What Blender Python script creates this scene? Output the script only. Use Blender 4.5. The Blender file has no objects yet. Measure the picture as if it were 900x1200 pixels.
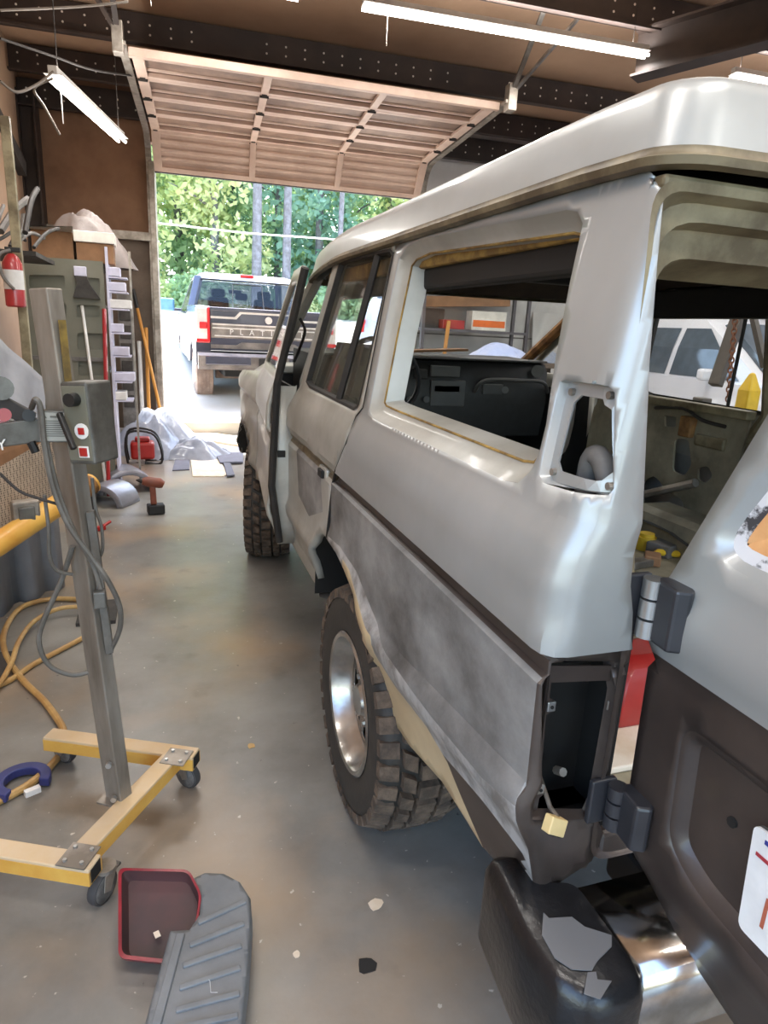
import bpy, bmesh, math, random
from mathutils import Vector, Matrix
from mathutils.geometry import delaunay_2d_cdt
PI = math.pi
rnd = random.Random(7)
scn = bpy.context.scene
COL = scn.collection

# ------------------------------------------------------------------ camera
F, H = 770.0, 1.63
def _v(x, y): return Vector(((x-450)/F, (y-600)/F, 1.0))
_a = _v(188, 372).normalized()
_b = _v(1188, 372 + 1000*math.tan(math.radians(3.0)))
_up = _a.cross(_b).normalized()
if _up.y > 0: _up = -_up
_rt = _a.cross(_up)
if _rt.x < 0: _rt = -_rt
def ray(x, y):
    c = _v(x, y)
    return Vector((_rt.dot(c), _a.dot(c), _up.dot(c)))
EYE = Vector((0, 0, H))
def G(x, y, z=0.0):
    d = ray(x, y); return EYE + d*((z-H)/d.z)
def PX(x, y, X):
    d = ray(x, y); return EYE + d*(X/d.x)
def PY(x, y, Y):
    d = ray(x, y); return EYE + d*(Y/d.y)
cam = bpy.data.cameras.new('camera'); cam_o = bpy.data.objects.new('camera', cam); COL.objects.link(cam_o)
cam.sensor_fit = 'HORIZONTAL'; cam.sensor_width = 36; cam.lens = F/900*36; cam.clip_start = 0.02; cam.clip_end = 400
_R = Matrix(((_rt.x, -_rt.y, -_rt.z), (_a.x, -_a.y, -_a.z), (_up.x, -_up.y, -_up.z)))
cam_o.matrix_world = Matrix.Translation(EYE) @ _R.to_4x4()
scn.camera = cam_o

# ------------------------------------------------------------------ world, sun, exposure
w = bpy.data.worlds.new('sky'); scn.world = w; w.use_nodes = True
nt = w.node_tree; bg = nt.nodes['Background']
sky = nt.nodes.new('ShaderNodeTexSky'); sky.sky_type = 'NISHITA'; sky.sun_disc = False
sky.sun_elevation = math.radians(64); sky.sun_rotation = math.radians(24); sky.air_density = 1.2; sky.dust_density = 2.0
nt.links.new(sky.outputs[0], bg.inputs[0]); bg.inputs[1].default_value = 1.3
sun = bpy.data.lights.new('sun', 'SUN'); sun.energy = 20.0; sun.angle = math.radians(0.6); sun.color = (1.0, 0.97, 0.92)
sun_o = bpy.data.objects.new('sun', sun); COL.objects.link(sun_o)
sun_o.rotation_euler = Vector((-0.15, -0.34, -0.93)).to_track_quat('-Z', 'Y').to_euler()
vs = scn.view_settings
vs.view_transform = 'Standard'; vs.look = 'None'; vs.gamma = 1.0; vs.exposure = 0.18; vs.use_curve_mapping = False
LAMP = 27.0      # watts per metre of fluorescent tube

# ------------------------------------------------------------------ materials
def lin(c):
    r = []
    for v in c:
        v = v/255.0
        r.append(v/12.92 if v <= 0.04045 else ((v+0.055)/1.055)**2.4)
    return (r[0], r[1], r[2], 1.0)
MATS = {}
def mat(name, c, rough=0.5, metal=0.0, c2=None, scale=6.0, lo=0.4, hi=0.65, detail=5.0, bump=0.0, bscale=40.0, coat=0.0,
        spec=0.5, stretch=(1, 1, 1), rvar=0.0, emit=None, alpha=1.0):
    m = bpy.data.materials.new(name); m.use_nodes = True; n = m.node_tree.nodes; l = m.node_tree.links
    p = n['Principled BSDF']
    p.inputs['Roughness'].default_value = rough; p.inputs['Metallic'].default_value = metal
    p.inputs['Coat Weight'].default_value = coat; p.inputs['Specular IOR Level'].default_value = spec
    p.inputs['Coat Roughness'].default_value = 0.08
    tc = n.new('ShaderNodeTexCoord'); mp = n.new('ShaderNodeMapping'); mp.inputs['Scale'].default_value = stretch
    l.new(tc.outputs['Object'], mp.inputs[0])
    if c2 is None: c2 = tuple(max(0, v*0.9) for v in c)
    nz = n.new('ShaderNodeTexNoise'); nz.inputs['Scale'].default_value = scale; nz.inputs['Detail'].default_value = detail
    nz.inputs['Roughness'].default_value = 0.62
    l.new(mp.outputs[0], nz.inputs[0])
    rp = n.new('ShaderNodeValToRGB'); rp.color_ramp.elements[0].position = lo; rp.color_ramp.elements[1].position = hi
    rp.color_ramp.elements[0].color = lin(c2); rp.color_ramp.elements[1].color = lin(c)
    l.new(nz.outputs[0], rp.inputs[0]); l.new(rp.outputs[0], p.inputs['Base Color'])
    if rvar:
        mr = n.new('ShaderNodeMapRange'); mr.inputs[3].default_value = rough-rvar; mr.inputs[4].default_value = rough+rvar
        l.new(nz.outputs[0], mr.inputs[0]); l.new(mr.outputs[0], p.inputs['Roughness'])
    if bump:
        b = n.new('ShaderNodeBump'); b.inputs['Strength'].default_value = bump; b.inputs['Distance'].default_value = 0.01
        n2 = n.new('ShaderNodeTexNoise'); n2.inputs['Scale'].default_value = bscale; n2.inputs['Detail'].default_value = 3
        l.new(mp.outputs[0], n2.inputs[0]); l.new(n2.outputs[0], b.inputs['Height']); l.new(b.outputs[0], p.inputs['Normal'])
    if emit:
        p.inputs['Emission Color'].default_value = lin(emit[0]); p.inputs['Emission Strength'].default_value = emit[1]
    MATS[name] = m
    return m
def glass_mat(name, tint, refl=1.0, dirt=None):
    m = bpy.data.materials.new(name); m.use_nodes = True; n = m.node_tree.nodes; l = m.node_tree.links
    n.remove(n['Principled BSDF']); out = n['Material Output']
    t = n.new('ShaderNodeBsdfTransparent'); t.inputs[0].default_value = tint
    g = n.new('ShaderNodeBsdfGlossy'); g.inputs['Roughness'].default_value = 0.03
    fr = n.new('ShaderNodeLayerWeight'); fr.inputs[0].default_value = 0.5
    pw = n.new('ShaderNodeMath'); pw.operation = 'POWER'; pw.inputs[1].default_value = 4.0; l.new(fr.outputs['Facing'], pw.inputs[0])
    ma = n.new('ShaderNodeMath'); ma.operation = 'MULTIPLY_ADD'; ma.inputs[1].default_value = 0.5*refl; ma.inputs[2].default_value = 0.03; l.new(pw.outputs[0], ma.inputs[0])
    mx = n.new('ShaderNodeMixShader'); l.new(ma.outputs[0], mx.inputs[0]); l.new(t.outputs[0], mx.inputs[1]); l.new(g.outputs[0], mx.inputs[2])
    last = mx
    if dirt:
        d = n.new('ShaderNodeBsdfDiffuse'); d.inputs[0].default_value = lin(dirt[0])
        nz = n.new('ShaderNodeTexNoise'); nz.inputs['Scale'].default_value = 4; nz.inputs['Detail'].default_value = 8
        tc = n.new('ShaderNodeTexCoord'); mp = n.new('ShaderNodeMapping'); mp.inputs['Scale'].default_value = (1, 3, 0.6)
        l.new(tc.outputs['Object'], mp.inputs[0]); l.new(mp.outputs[0], nz.inputs[0])
        mr = n.new('ShaderNodeMapRange'); mr.inputs[1].default_value = 0.35; mr.inputs[2].default_value = 0.8
        mr.inputs[3].default_value = dirt[1]*0.5; mr.inputs[4].default_value = dirt[1]*1.5
        l.new(nz.outputs[0], mr.inputs[0])
        m2 = n.new('ShaderNodeMixShader'); l.new(mr.outputs[0], m2.inputs[0]); l.new(mx.outputs[0], m2.inputs[1]); l.new(d.outputs[0], m2.inputs[2])
        last = m2
    l.new(last.outputs[0], out.inputs[0]); MATS[name] = m
    return m

# ------------------------------------------------------------------ mesh helpers
class MB:
    def __init__(s): s.v = []; s.f = []; s.m = []
    def add(s, vs_, fs, mi=0, M=None):
        o = len(s.v)
        for q in vs_:
            q = Vector(q)
            s.v.append(M @ q if M else q)
        for f in fs: s.f.append(tuple(i+o for i in f)); s.m.append(mi)
        return s
    def box(s, c, d, M=None, mi=0, rz=0.0):
        cx, cy, cz = c; x, y, z = d[0]/2, d[1]/2, d[2]/2
        P = [(-x,-y,-z),(x,-y,-z),(x,y,-z),(-x,y,-z),(-x,-y,z),(x,-y,z),(x,y,z),(-x,y,z)]
        R_ = Matrix.Translation(Vector(c)) @ Matrix.Rotation(rz, 4, 'Z')
        return s.add([R_ @ Vector(p) for p in P], [(0,3,2,1),(4,5,6,7),(0,1,5,4),(1,2,6,5),(2,3,7,6),(3,0,4,7)], mi, M)
    def bar(s, a, b, w_, h_=None, mi=0, up=(0, 0, 1)):
        a = Vector(a); b = Vector(b); h_ = h_ or w_; d = b-a; L = d.length; d.normalize(); up = Vector(up)
        if abs(d.dot(up)) > 0.98: up = Vector((0, 1, 0))
        r = d.cross(up).normalized(); u = r.cross(d)
        M = Matrix(((r.x, d.x, u.x, 0), (r.y, d.y, u.y, 0), (r.z, d.z, u.z, 0), (0, 0, 0, 1)))
        return s.box((0, 0, 0), (w_, L, h_), Matrix.Translation((a+b)/2) @ M, mi)
    def tube(s, pts, r, n=8, mi=0, closed=False, caps=True):
        pts = [Vector(p) for p in pts]; k = len(pts); rings = []
        rr = r if isinstance(r, (list, tuple)) else [r]*k
        pu = None
        for i, p in enumerate(pts):
            if closed: t = pts[(i+1) % k]-pts[i-1]
            else: t = pts[min(i+1, k-1)]-pts[max(i-1, 0)]
            if t.length < 1e-9: t = Vector((0, 0, 1))
            t.normalize()
            if pu is None:
                u = Vector((0, 0, 1)) if abs(t.z) < 0.9 else Vector((1, 0, 0))
            else: u = pu
            u = (u - t*u.dot(t)).normalized(); v = t.cross(u); pu = u
            rings.append([p + (u*math.cos(2*PI*j/n)+v*math.sin(2*PI*j/n))*rr[i] for j in range(n)])
        return s.loft(rings, mi, True, caps and not closed, closed)
    def loft(s, rings, mi=0, loop=True, caps=False, closed=False):
        n = len(rings[0]); vs_ = [p for r in rings for p in r]; fs = []
        for i in range(len(rings)-(0 if closed else 1)):
            a = i*n; b = ((i+1) % len(rings))*n
            for j in range(n if loop else n-1):
                k = (j+1) % n
                fs.append((a+j, a+k, b+k, b+j))
        if caps: fs.append(tuple(range(n-1, -1, -1))); fs.append(tuple((len(rings)-1)*n+j for j in range(n)))
        return s.add(vs_, fs, mi)
    def lathe(s, prof, n=32, M=None, mi=0):       # prof: (radius, axial) about local X axis
        vs_ = []; fs = []
        for (r, a) in prof:
            for j in range(n):
                t = 2*PI*j/n; vs_.append((a, r*math.cos(t), r*math.sin(t)))
        for i in range(len(prof)-1):
            for j in range(n):
                k = (j+1) % n; fs.append((i*n+j, i*n+k, (i+1)*n+k, (i+1)*n+j))
        return s.add(vs_, fs, mi, M)
    def cyl(s, a, b, r, n=16, mi=0, r2=None): return s.tube([a, b], [r, r2 if r2 is not None else r], n, mi)
    def prism(s, poly, d, M=None, mi=0):          # poly in local xy, extruded 0..d in z
        n = len(poly)
        vs_ = [(p[0], p[1], 0) for p in poly]+[(p[0], p[1], d) for p in poly]
        fs = [tuple(range(n-1, -1, -1)), tuple(range(n, 2*n))]+[(i, (i+1) % n, n+(i+1) % n, n+i) for i in range(n)]
        return s.add(vs_, fs, mi, M)
    def slab(s, pts, off, mi=0):                  # 3-D polygon given thickness by vector
        off = Vector(off); n = len(pts); vs_ = [Vector(p) for p in pts]+[Vector(p)+off for p in pts]
        fs = [tuple(range(n-1, -1, -1)), tuple(range(n, 2*n))]+[(i, (i+1) % n, n+(i+1) % n, n+i) for i in range(n)]
        return s.add(vs_, fs, mi)
    def build(s, name, ms, parent=None, smooth=False, bevel=0.0, solid=0.0, fix=True, angle=35):
        me = bpy.data.meshes.new(name); me.from_pydata([tuple(v) for v in s.v], [], s.f)
        ms = ms if isinstance(ms, (list, tuple)) else [ms]
        for m in ms: me.materials.append(MATS[m])
        if len(ms) > 1:
            for i, p in enumerate(me.polygons): p.material_index = s.m[i]
        me.validate()
        if fix and len(me.polygons) == len(s.f):
            bm = bmesh.new(); bm.from_mesh(me); bmesh.ops.recalc_face_normals(bm, faces=bm.faces); bm.to_mesh(me); bm.free()
        if smooth:
            for p in me.polygons: p.use_smooth = True
            me.set_sharp_from_angle(angle=math.radians(angle))
        me.validate(); me.update()
        o = bpy.data.objects.new(name, me); COL.objects.link(o)
        if parent:
            o.parent = parent; bpy.context.view_layer.update() if False else None
            o.matrix_parent_inverse = parent_inv(parent)
        if solid:
            q = o.modifiers.new('thickness', 'SOLIDIFY'); q.thickness = abs(solid); q.offset = -1 if solid > 0 else 1
        if bevel:
            q = o.modifiers.new('bevel', 'BEVEL'); q.width = bevel; q.segments = 2; q.limit_method = 'ANGLE'; q.angle_limit = math.radians(40)
        return o
def parent_inv(p):
    M = p.matrix_basis.copy(); q = p
    while q.parent:
        M = q.parent.matrix_basis @ q.matrix_parent_inverse @ M; q = q.parent
    return M.inverted()
def tag(o, label, cat, group=None):
    o['label'] = label; o['category'] = cat
    if group: o['group'] = group
    return o
def thing(name, label, cat, loc=(0, 0, 0), rz=0.0, group=None):
    o = bpy.data.objects.new(name, None); COL.objects.link(o); o.empty_display_size = 0.1
    o.location = loc; o.rotation_euler = (0, 0, rz)
    o.matrix_basis = Matrix.Translation(Vector(loc)) @ Matrix.Rotation(rz, 4, 'Z')
    return tag(o, label, cat, group)
def struct(o, stuff=False):
    o['kind'] = 'stuff' if stuff else 'structure'; return o
def copy_tree(o, parent=None):
    c = o.copy(); COL.objects.link(c)
    if parent: c.parent = parent
    for ch in list(o.children): copy_tree(ch, c)
    return c
def inside(p, poly):
    x, y = p; r = False; n = len(poly); j = n-1
    for i in range(n):
        a = poly[i]; b = poly[j]
        if (a[1] > y) != (b[1] > y) and x < (b[0]-a[0])*(y-a[1])/(b[1]-a[1]+1e-12)+a[0]: r = not r
        j = i
    return r
def dens(poly, st, closed=True):
    out = []; n = len(poly)
    for i in range(n if closed else n-1):
        a = poly[i]; b = poly[(i+1) % n]; L = math.hypot(b[0]-a[0], b[1]-a[1]); k = max(1, int(L/st))
        for t in range(k): out.append((a[0]+(b[0]-a[0])*t/k, a[1]+(b[1]-a[1])*t/k))
    if not closed: out.append(poly[-1])
    return out
def rounded(poly, r, k=5):                          # round every corner of a 2-D polygon
    out = []; n = len(poly)
    for i in range(n):
        p = Vector(poly[i]).to_2d() if False else Vector((poly[i][0], poly[i][1])); a = Vector(poly[i-1][:2]); b = Vector(poly[(i+1) % n][:2])
        da = (a-p); db = (b-p); q = min(r, da.length*0.45, db.length*0.45)
        s_ = p+da.normalized()*q; e = p+db.normalized()*q
        for t in range(k+1):
            u = t/k; pt = s_*(1-u)**2+p*2*u*(1-u)+e*u*u; out.append((pt.x, pt.y))
    return out
def panel(outline, holes=(), st=0.05, lines=(), cls=None, mapf=None, mb=None, flip=False):
    """triangulated sheet with real holes in a 2-D parameter plane, mapped to 3-D"""
    P = []; E = []
    def ring(pl, closed):
        d = dens(pl, st, closed); o = len(P); P.extend(d); k = len(d)
        for i in range(k if closed else k-1): E.append((o+i, o+(i+1) % k))
    ring(outline, True)
    for h in holes: ring(h, True)
    for q in lines: ring(q, False)
    bnd = list(P)
    xs = [p[0] for p in outline]; ys = [p[1] for p in outline]
    x = min(xs)+st/2
    cell = {}
    for b in bnd: cell.setdefault((int(b[0]//st), int(b[1]//st)), []).append(b)
    while x < max(xs):
        y = min(ys)+st/2
        while y < max(ys):
            if inside((x, y), outline) and not any(inside((x, y), h) for h in holes):
                cx, cy = int(x//st), int(y//st)
                if not any((b[0]-x)**2+(b[1]-y)**2 < (0.45*st)**2 for i in (-1, 0, 1) for j in (-1, 0, 1) for b in cell.get((cx+i, cy+j), ())):
                    P.append((x, y))
            y += st
        x += st
    vo, eo, fo, _1, _2, _3 = delaunay_2d_cdt([Vector(p) for p in P], E, [], 0, 1e-5)
    mb = mb or MB(); fs = []; ms = []
    for f in fo:
        c = (sum(vo[i][0] for i in f)/len(f), sum(vo[i][1] for i in f)/len(f))
        if inside(c, outline) and not any(inside(c, h) for h in holes):
            f = list(f)
            a, b, d = vo[f[0]], vo[f[1]], vo[f[2]]
            ar = (b[0]-a[0])*(d[1]-a[1])-(b[1]-a[1])*(d[0]-a[0])
            if abs(ar) < 1e-9: continue
            if (ar < 0) != flip: f.reverse()
            fs.append(tuple(f)); ms.append(cls(*c) if cls else 0)
    ix = {}
    for f in fs:
        for i in f:
            if i not in ix: ix[i] = len(mb.v); mb.v.append(Vector(mapf(vo[i][0], vo[i][1])))
    for f, m_ in zip(fs, ms): mb.f.append(tuple(ix[i] for i in f)); mb.m.append(m_)
    return mb
def lerpt(tab, z):
    if z <= tab[0][0]: return tab[0][1]
    for a, b in zip(tab, tab[1:]):
        if z <= b[0]: return a[1]+(b[1]-a[1])*(z-a[0])/(b[0]-a[0])
    return tab[-1][1]
def offp(pl, k):                                   # inward offset of a closed 2-D polygon
    n = len(pl); A = sum(pl[i][0]*pl[(i+1) % n][1]-pl[(i+1) % n][0]*pl[i][1] for i in range(n)); sg = 1 if A > 0 else -1; out = []
    for i in range(n):
        p = Vector(pl[i]); a = p-Vector(pl[i-1]); b = Vector(pl[(i+1) % n])-p
        if a.length < 1e-9: a = b
        if b.length < 1e-9: b = a
        na = Vector((-a.y, a.x)).normalized()*sg; nb_ = Vector((-b.y, b.x)).normalized()*sg; m = na+nb_
        m = m.normalized() if m.length > 1e-6 else na
        q = k/max(.7, m.dot(na)); out.append((p.x+m.x*q, p.y+m.y*q))
    return out
def spline(pts, k=6):
    pts = [Vector(p) for p in pts]; out = []
    for i in range(len(pts)-1):
        p0 = pts[max(i-1, 0)]; p1 = pts[i]; p2 = pts[i+1]; p3 = pts[min(i+2, len(pts)-1)]
        for t in range(k):
            u = t/k
            out.append(0.5*((2*p1)+(p2-p0)*u+(2*p0-5*p1+4*p2-p3)*u*u+(3*p1-p0-3*p2+p3)*u**3))
    out.append(pts[-1]); return out
# ------------------------------------------------------------------ palette
mat('silver', (171, 172, 171), 0.38, 0.35, c2=(160, 161, 159), scale=2.0, coat=0.25)
mat('silver_dusty', (178, 177, 170), 0.45, 0.25, c2=(156, 153, 144), scale=3.0, coat=0.1)
mat('sanded', (158, 158, 157), 0.5, 0.25, c2=(88, 86, 84), scale=3.2, lo=0.32, hi=0.66, detail=9, stretch=(1, 1, 1.4), bump=0.05, bscale=120)
mat('sanded_edge', (184, 183, 182), 0.5, 0.25, c2=(124, 120, 116), scale=14, lo=0.35, hi=0.6, detail=8)
mat('beige_paint', (204, 184, 148), 0.4, 0.0, c2=(190, 168, 132), scale=5)
mat('brown_primer', (88, 78, 72), 0.38, 0.3, c2=(58, 49, 45), scale=3.5, lo=0.35, hi=0.7, detail=8, rvar=0.12)
mat('dark_brown', (74, 63, 57), 0.45, 0.15, c2=(50, 42, 39), scale=4, lo=0.35, hi=0.7, detail=8, coat=0.2)
mat('seam_black', (22, 21, 20), 0.7)
mat('rubber', (30, 29, 28), 0.75, c2=(44, 41, 38), scale=12, bump=0.15, bscale=80)
mat('tyre_rubber', (34, 33, 32), 0.65, c2=(54, 50, 46), scale=9, lo=0.45, hi=0.75, bump=0.1, bscale=90)
mat('tread_rubber', (104, 88, 74), 0.85, c2=(66, 56, 48), scale=18, bump=0.3, bscale=120)
mat('rim_alloy', (190, 188, 184), 0.25, 0.85, c2=(150, 147, 142), scale=9)
mat('gutter_tan', (120, 108, 84), 0.5, 0.1, c2=(78, 66, 48), scale=10, lo=0.35, hi=0.6)
mat('jamb_olive', (150, 140, 112), 0.5, 0.15, c2=(96, 84, 62), scale=7, lo=0.35, hi=0.62, detail=8)
mat('interior_black', (24, 23, 23), 0.6, c2=(34, 32, 31), scale=8)
mat('dash_black', (30, 30, 31), 0.5, c2=(22, 22, 22), scale=20)
mat('dash_grey', (70, 70, 70), 0.5)
mat('headliner', (62, 50, 40), 0.9, c2=(26, 22, 20), scale=5, lo=0.3, hi=0.6)
mat('foam_yellow', (170, 138, 70), 0.9, c2=(110, 84, 44), scale=14)
mat('rust_tan', (150, 108, 60), 0.7, c2=(100, 66, 36), scale=12)
mat('inner_beige', (150, 142, 120), 0.55, c2=(104, 96, 78), scale=5, lo=0.35, hi=0.65, detail=7)
mat('chrome', (196, 196, 194), 0.14, 1.0, c2=(170, 168, 164), scale=14)
mat('cap_black', (13, 13, 15), 0.3, c2=(26, 26, 28), scale=16, lo=0.45, hi=0.8, detail=9, bump=0.12, bscale=70)
mat('cap_scuff', (104, 105, 106), 0.6, c2=(104, 105, 107), scale=12)
mat('hinge_black', (34, 35, 40), 0.4, c2=(46, 46, 50), scale=10, coat=0.2)
mat('steel', (150, 146, 140), 0.4, 0.8, c2=(108, 102, 96), scale=9, stretch=(1, 1, 0.3))
mat('steel_bright', (190, 190, 188), 0.3, 0.85)
mat('sealant', (214, 160, 106), 0.7, c2=(196, 140, 88), scale=14)
mat('sealer_white', (206, 204, 206), 0.5, c2=(60, 58, 60), scale=26, lo=0.42, hi=0.5)
mat('plate_white', (232, 230, 228), 0.4)
mat('red_ink', (168, 52, 60), 0.5); mat('blue_ink', (52, 58, 138), 0.5); mat('rust_ink', (180, 96, 70), 0.6)
mat('concrete', (143, 141, 135), 0.32, c2=(104, 100, 94), scale=1.1, lo=0.34, hi=0.66, detail=10, rvar=0.12, bump=0.04, bscale=60, spec=0.5)
mat('apron', (205, 200, 190), 0.8, c2=(190, 182, 168), scale=0.5)
mat('plywood', (146, 112, 86), 0.75, c2=(120, 88, 66), scale=2.2, lo=0.3, hi=0.7, detail=8)
mat('grey_board', (110, 96, 84), 0.8, c2=(84, 72, 62), scale=3, lo=0.3, hi=0.7)
mat('tan_panel', (176, 146, 120), 0.75, c2=(152, 122, 98), scale=0.9, lo=0.3, hi=0.7, detail=6)
mat('purlin_brown', (58, 45, 39), 0.6, c2=(44, 34, 30), scale=3)
mat('hole_white', (226, 218, 206), 0.6)
mat('white_wall', (206, 204, 202), 0.7, c2=(186, 184, 182), scale=1.5)
mat('corrugated_white', (214, 214, 226), 0.55, c2=(196, 196, 212), scale=2)
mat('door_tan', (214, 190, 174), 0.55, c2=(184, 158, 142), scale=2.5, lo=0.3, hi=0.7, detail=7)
mat('door_skin', (150, 122, 104), 0.6, c2=(112, 88, 74), scale=2.5)  # darker brown stands in for the shade between the door rails
mat('galv', (168, 160, 150), 0.45, 0.6, c2=(130, 122, 112), scale=8)
mat('tube_white', (255, 255, 255), 0.4, emit=((255, 250, 240), 9.0))
mat('fixture_white', (200, 196, 190), 0.5)
mat('wire_grey', (120, 110, 100), 0.6); mat('wire_dark', (48, 42, 38), 0.7)
mat('yellow_steel', (222, 178, 88), 0.42, 0.0, c2=(206, 150, 62), scale=6, lo=0.35, hi=0.7, coat=0.2)
mat('yellow_dusty', (206, 186, 158), 0.55, c2=(200, 168, 120), scale=4, lo=0.3, hi=0.7)
mat('post_steel', (172, 165, 155), 0.42, 0.4, c2=(104, 95, 84), scale=4, lo=0.3, hi=0.7, stretch=(2, 2, 0.35), rvar=0.1)
mat('post_reflection', (188, 160, 84), 0.35, 0.6, c2=(126, 108, 72), scale=10)  # colour of the yellow reflection painted on the post
mat('box_grey', (112, 111, 106), 0.45, 0.35, c2=(82, 80, 75), scale=8)
mat('sign_grey', (158, 156, 148), 0.6); mat('sign_text', (92, 90, 84), 0.6)
mat('black_plastic', (26, 25, 25), 0.5)
mat('red_plastic', (168, 34, 30), 0.4, coat=0.2); mat('white_plastic', (230, 228, 224), 0.45)
mat('cable_grey', (106, 102, 96), 0.55, c2=(84, 80, 74), scale=12)
mat('hose_tan', (192, 158, 100), 0.5, c2=(166, 128, 76), scale=9)
mat('caster_grey', (158, 156, 152), 0.45, 0.3, c2=(92, 90, 88), scale=12)
mat('caster_rubber', (64, 62, 62), 0.7)
mat('maroon', (140, 24, 42), 0.28, c2=(110, 22, 36), scale=8, coat=0.6)
mat('maroon_inside', (82, 50, 50), 0.6, c2=(56, 44, 44), scale=3)
mat('trim_grey', (122, 125, 127), 0.55, c2=(96, 99, 102), scale=5, lo=0.35, hi=0.7, detail=8, bump=0.04, bscale=100)
mat('trim_scratch', (200, 200, 198), 0.6)
mat('clamp_blue', (52, 58, 116), 0.45); mat('label_white', (224, 222, 220), 0.5)
mat('olive_panel', (118, 115, 102), 0.5, 0.15, c2=(104, 104, 90), scale=4, lo=0.3, hi=0.7)
mat('olive_dark', (60, 60, 54), 0.6)
mat('cardboard', (146, 108, 76), 0.8, c2=(124, 90, 62), scale=4)
mat('cardboard_white', (226, 222, 212), 0.7); mat('orange_ink', (226, 110, 40), 0.6)
mat('bag_grey', (112, 102, 98), 0.45, c2=(126, 116, 112), scale=5, bump=0.3, bscale=20)
mat('extinguisher_red', (166, 40, 44), 0.35, coat=0.4)
mat('lavender', (206, 204, 224), 0.5); mat('wood_handle', (206, 148, 70), 0.5, c2=(184, 124, 52), scale=8, stretch=(1, 1, .2))
mat('dark_clutter', (62, 58, 54), 0.7, c2=(44, 40, 38), scale=9); mat('grey_clutter', (116, 112, 108), 0.6, c2=(90, 86, 82), scale=9)
mat('plastic_sheet', (188, 194, 206), 0.18, c2=(160, 168, 184), scale=5, lo=0.3, hi=0.7, coat=0.4)
mat('tarp_grey', (150, 152, 158), 0.6, c2=(130, 132, 138), scale=2.5)
mat('fender_grey', (138, 138, 146), 0.32, 0.2, c2=(118, 118, 126), scale=4, coat=0.3)
mat('tool_brown', (128, 70, 52), 0.5); mat('paper', (226, 216, 200), 0.7, c2=(208, 190, 166), scale=8)
mat('mat_dark', (96, 98, 112), 0.7); mat('hoist_grey', (92, 86, 80), 0.5, 0.3)
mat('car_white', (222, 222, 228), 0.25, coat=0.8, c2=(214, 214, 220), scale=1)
mat('car_glass', (88, 98, 108), 0.06); mat('truck_paint', (86, 86, 100), 0.25, 0.4, c2=(74, 74, 88), scale=2, coat=0.8)
mat('truck_panel', (150, 140, 132), 0.35, 0.4, c2=(104, 96, 92), scale=3); mat('truck_cream', (216, 208, 200), 0.35)
mat('lamp_red', (226, 32, 40), 0.25, coat=0.6); mat('lamp_white', (238, 232, 228), 0.3, coat=0.5)
mat('truck_dust', (168, 146, 130), 0.8, c2=(140, 118, 104), scale=6)
mat('mirror_sky_reflection', (120, 170, 206), 0.2, 0.3)  # blue puts the sky's reflection into the mirror colour
mat('leaf_light', (226, 224, 172), 0.6, c2=(188, 204, 138), scale=0.8); mat('leaf_mid', (178, 200, 152), 0.6, c2=(150, 180, 132), scale=0.8)
mat('leaf_dark', (146, 180, 154), 0.6, c2=(120, 158, 134), scale=0.8); mat('bark', (128, 126, 130), 0.9, c2=(100, 97, 98), scale=6)
mat('grass', (150, 160, 96), 0.9, c2=(170, 150, 110), scale=0.6)
mat('chain_rust', (130, 84, 60), 0.6, 0.3); mat('hoist_red', (176, 70, 52), 0.5); mat('yellow_plastic', (220, 180, 40), 0.5)
mat('shelf_steel', (104, 100, 104), 0.5, 0.4); mat('blue_sheet', (172, 186, 224), 0.5, c2=(196, 200, 222), scale=3)
mat('connector', (222, 196, 140), 0.5)
glass_mat('glass_clear', (0.93, 0.95, 0.95, 1))
glass_mat('glass_dusty', (0.93, 0.94, 0.92, 1), dirt=((150, 142, 126), 0.08))
glass_mat('glass_dark', (0.50, 0.52, 0.54, 1))
glass_mat('film', (0.8, 0.85, 0.9, 1), dirt=((214, 218, 226), 0.5))
def leaf_trans(n):
    m = MATS[n]; p = m.node_tree.nodes['Principled BSDF']; l = m.node_tree.links
    src = p.inputs['Base Color'].links[0].from_socket
    t = m.node_tree.nodes.new('ShaderNodeBsdfTranslucent'); l.new(src, t.inputs[0])
    mx = m.node_tree.nodes.new('ShaderNodeMixShader'); mx.inputs[0].default_value = 0.45
    l.new(p.outputs[0], mx.inputs[1]); l.new(t.outputs[0], mx.inputs[2]); l.new(mx.outputs[0], m.node_tree.nodes['Material Output'].inputs[0])
for q in ('leaf_light', 'leaf_mid', 'leaf_dark', 'plastic_sheet'): leaf_trans(q)

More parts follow.
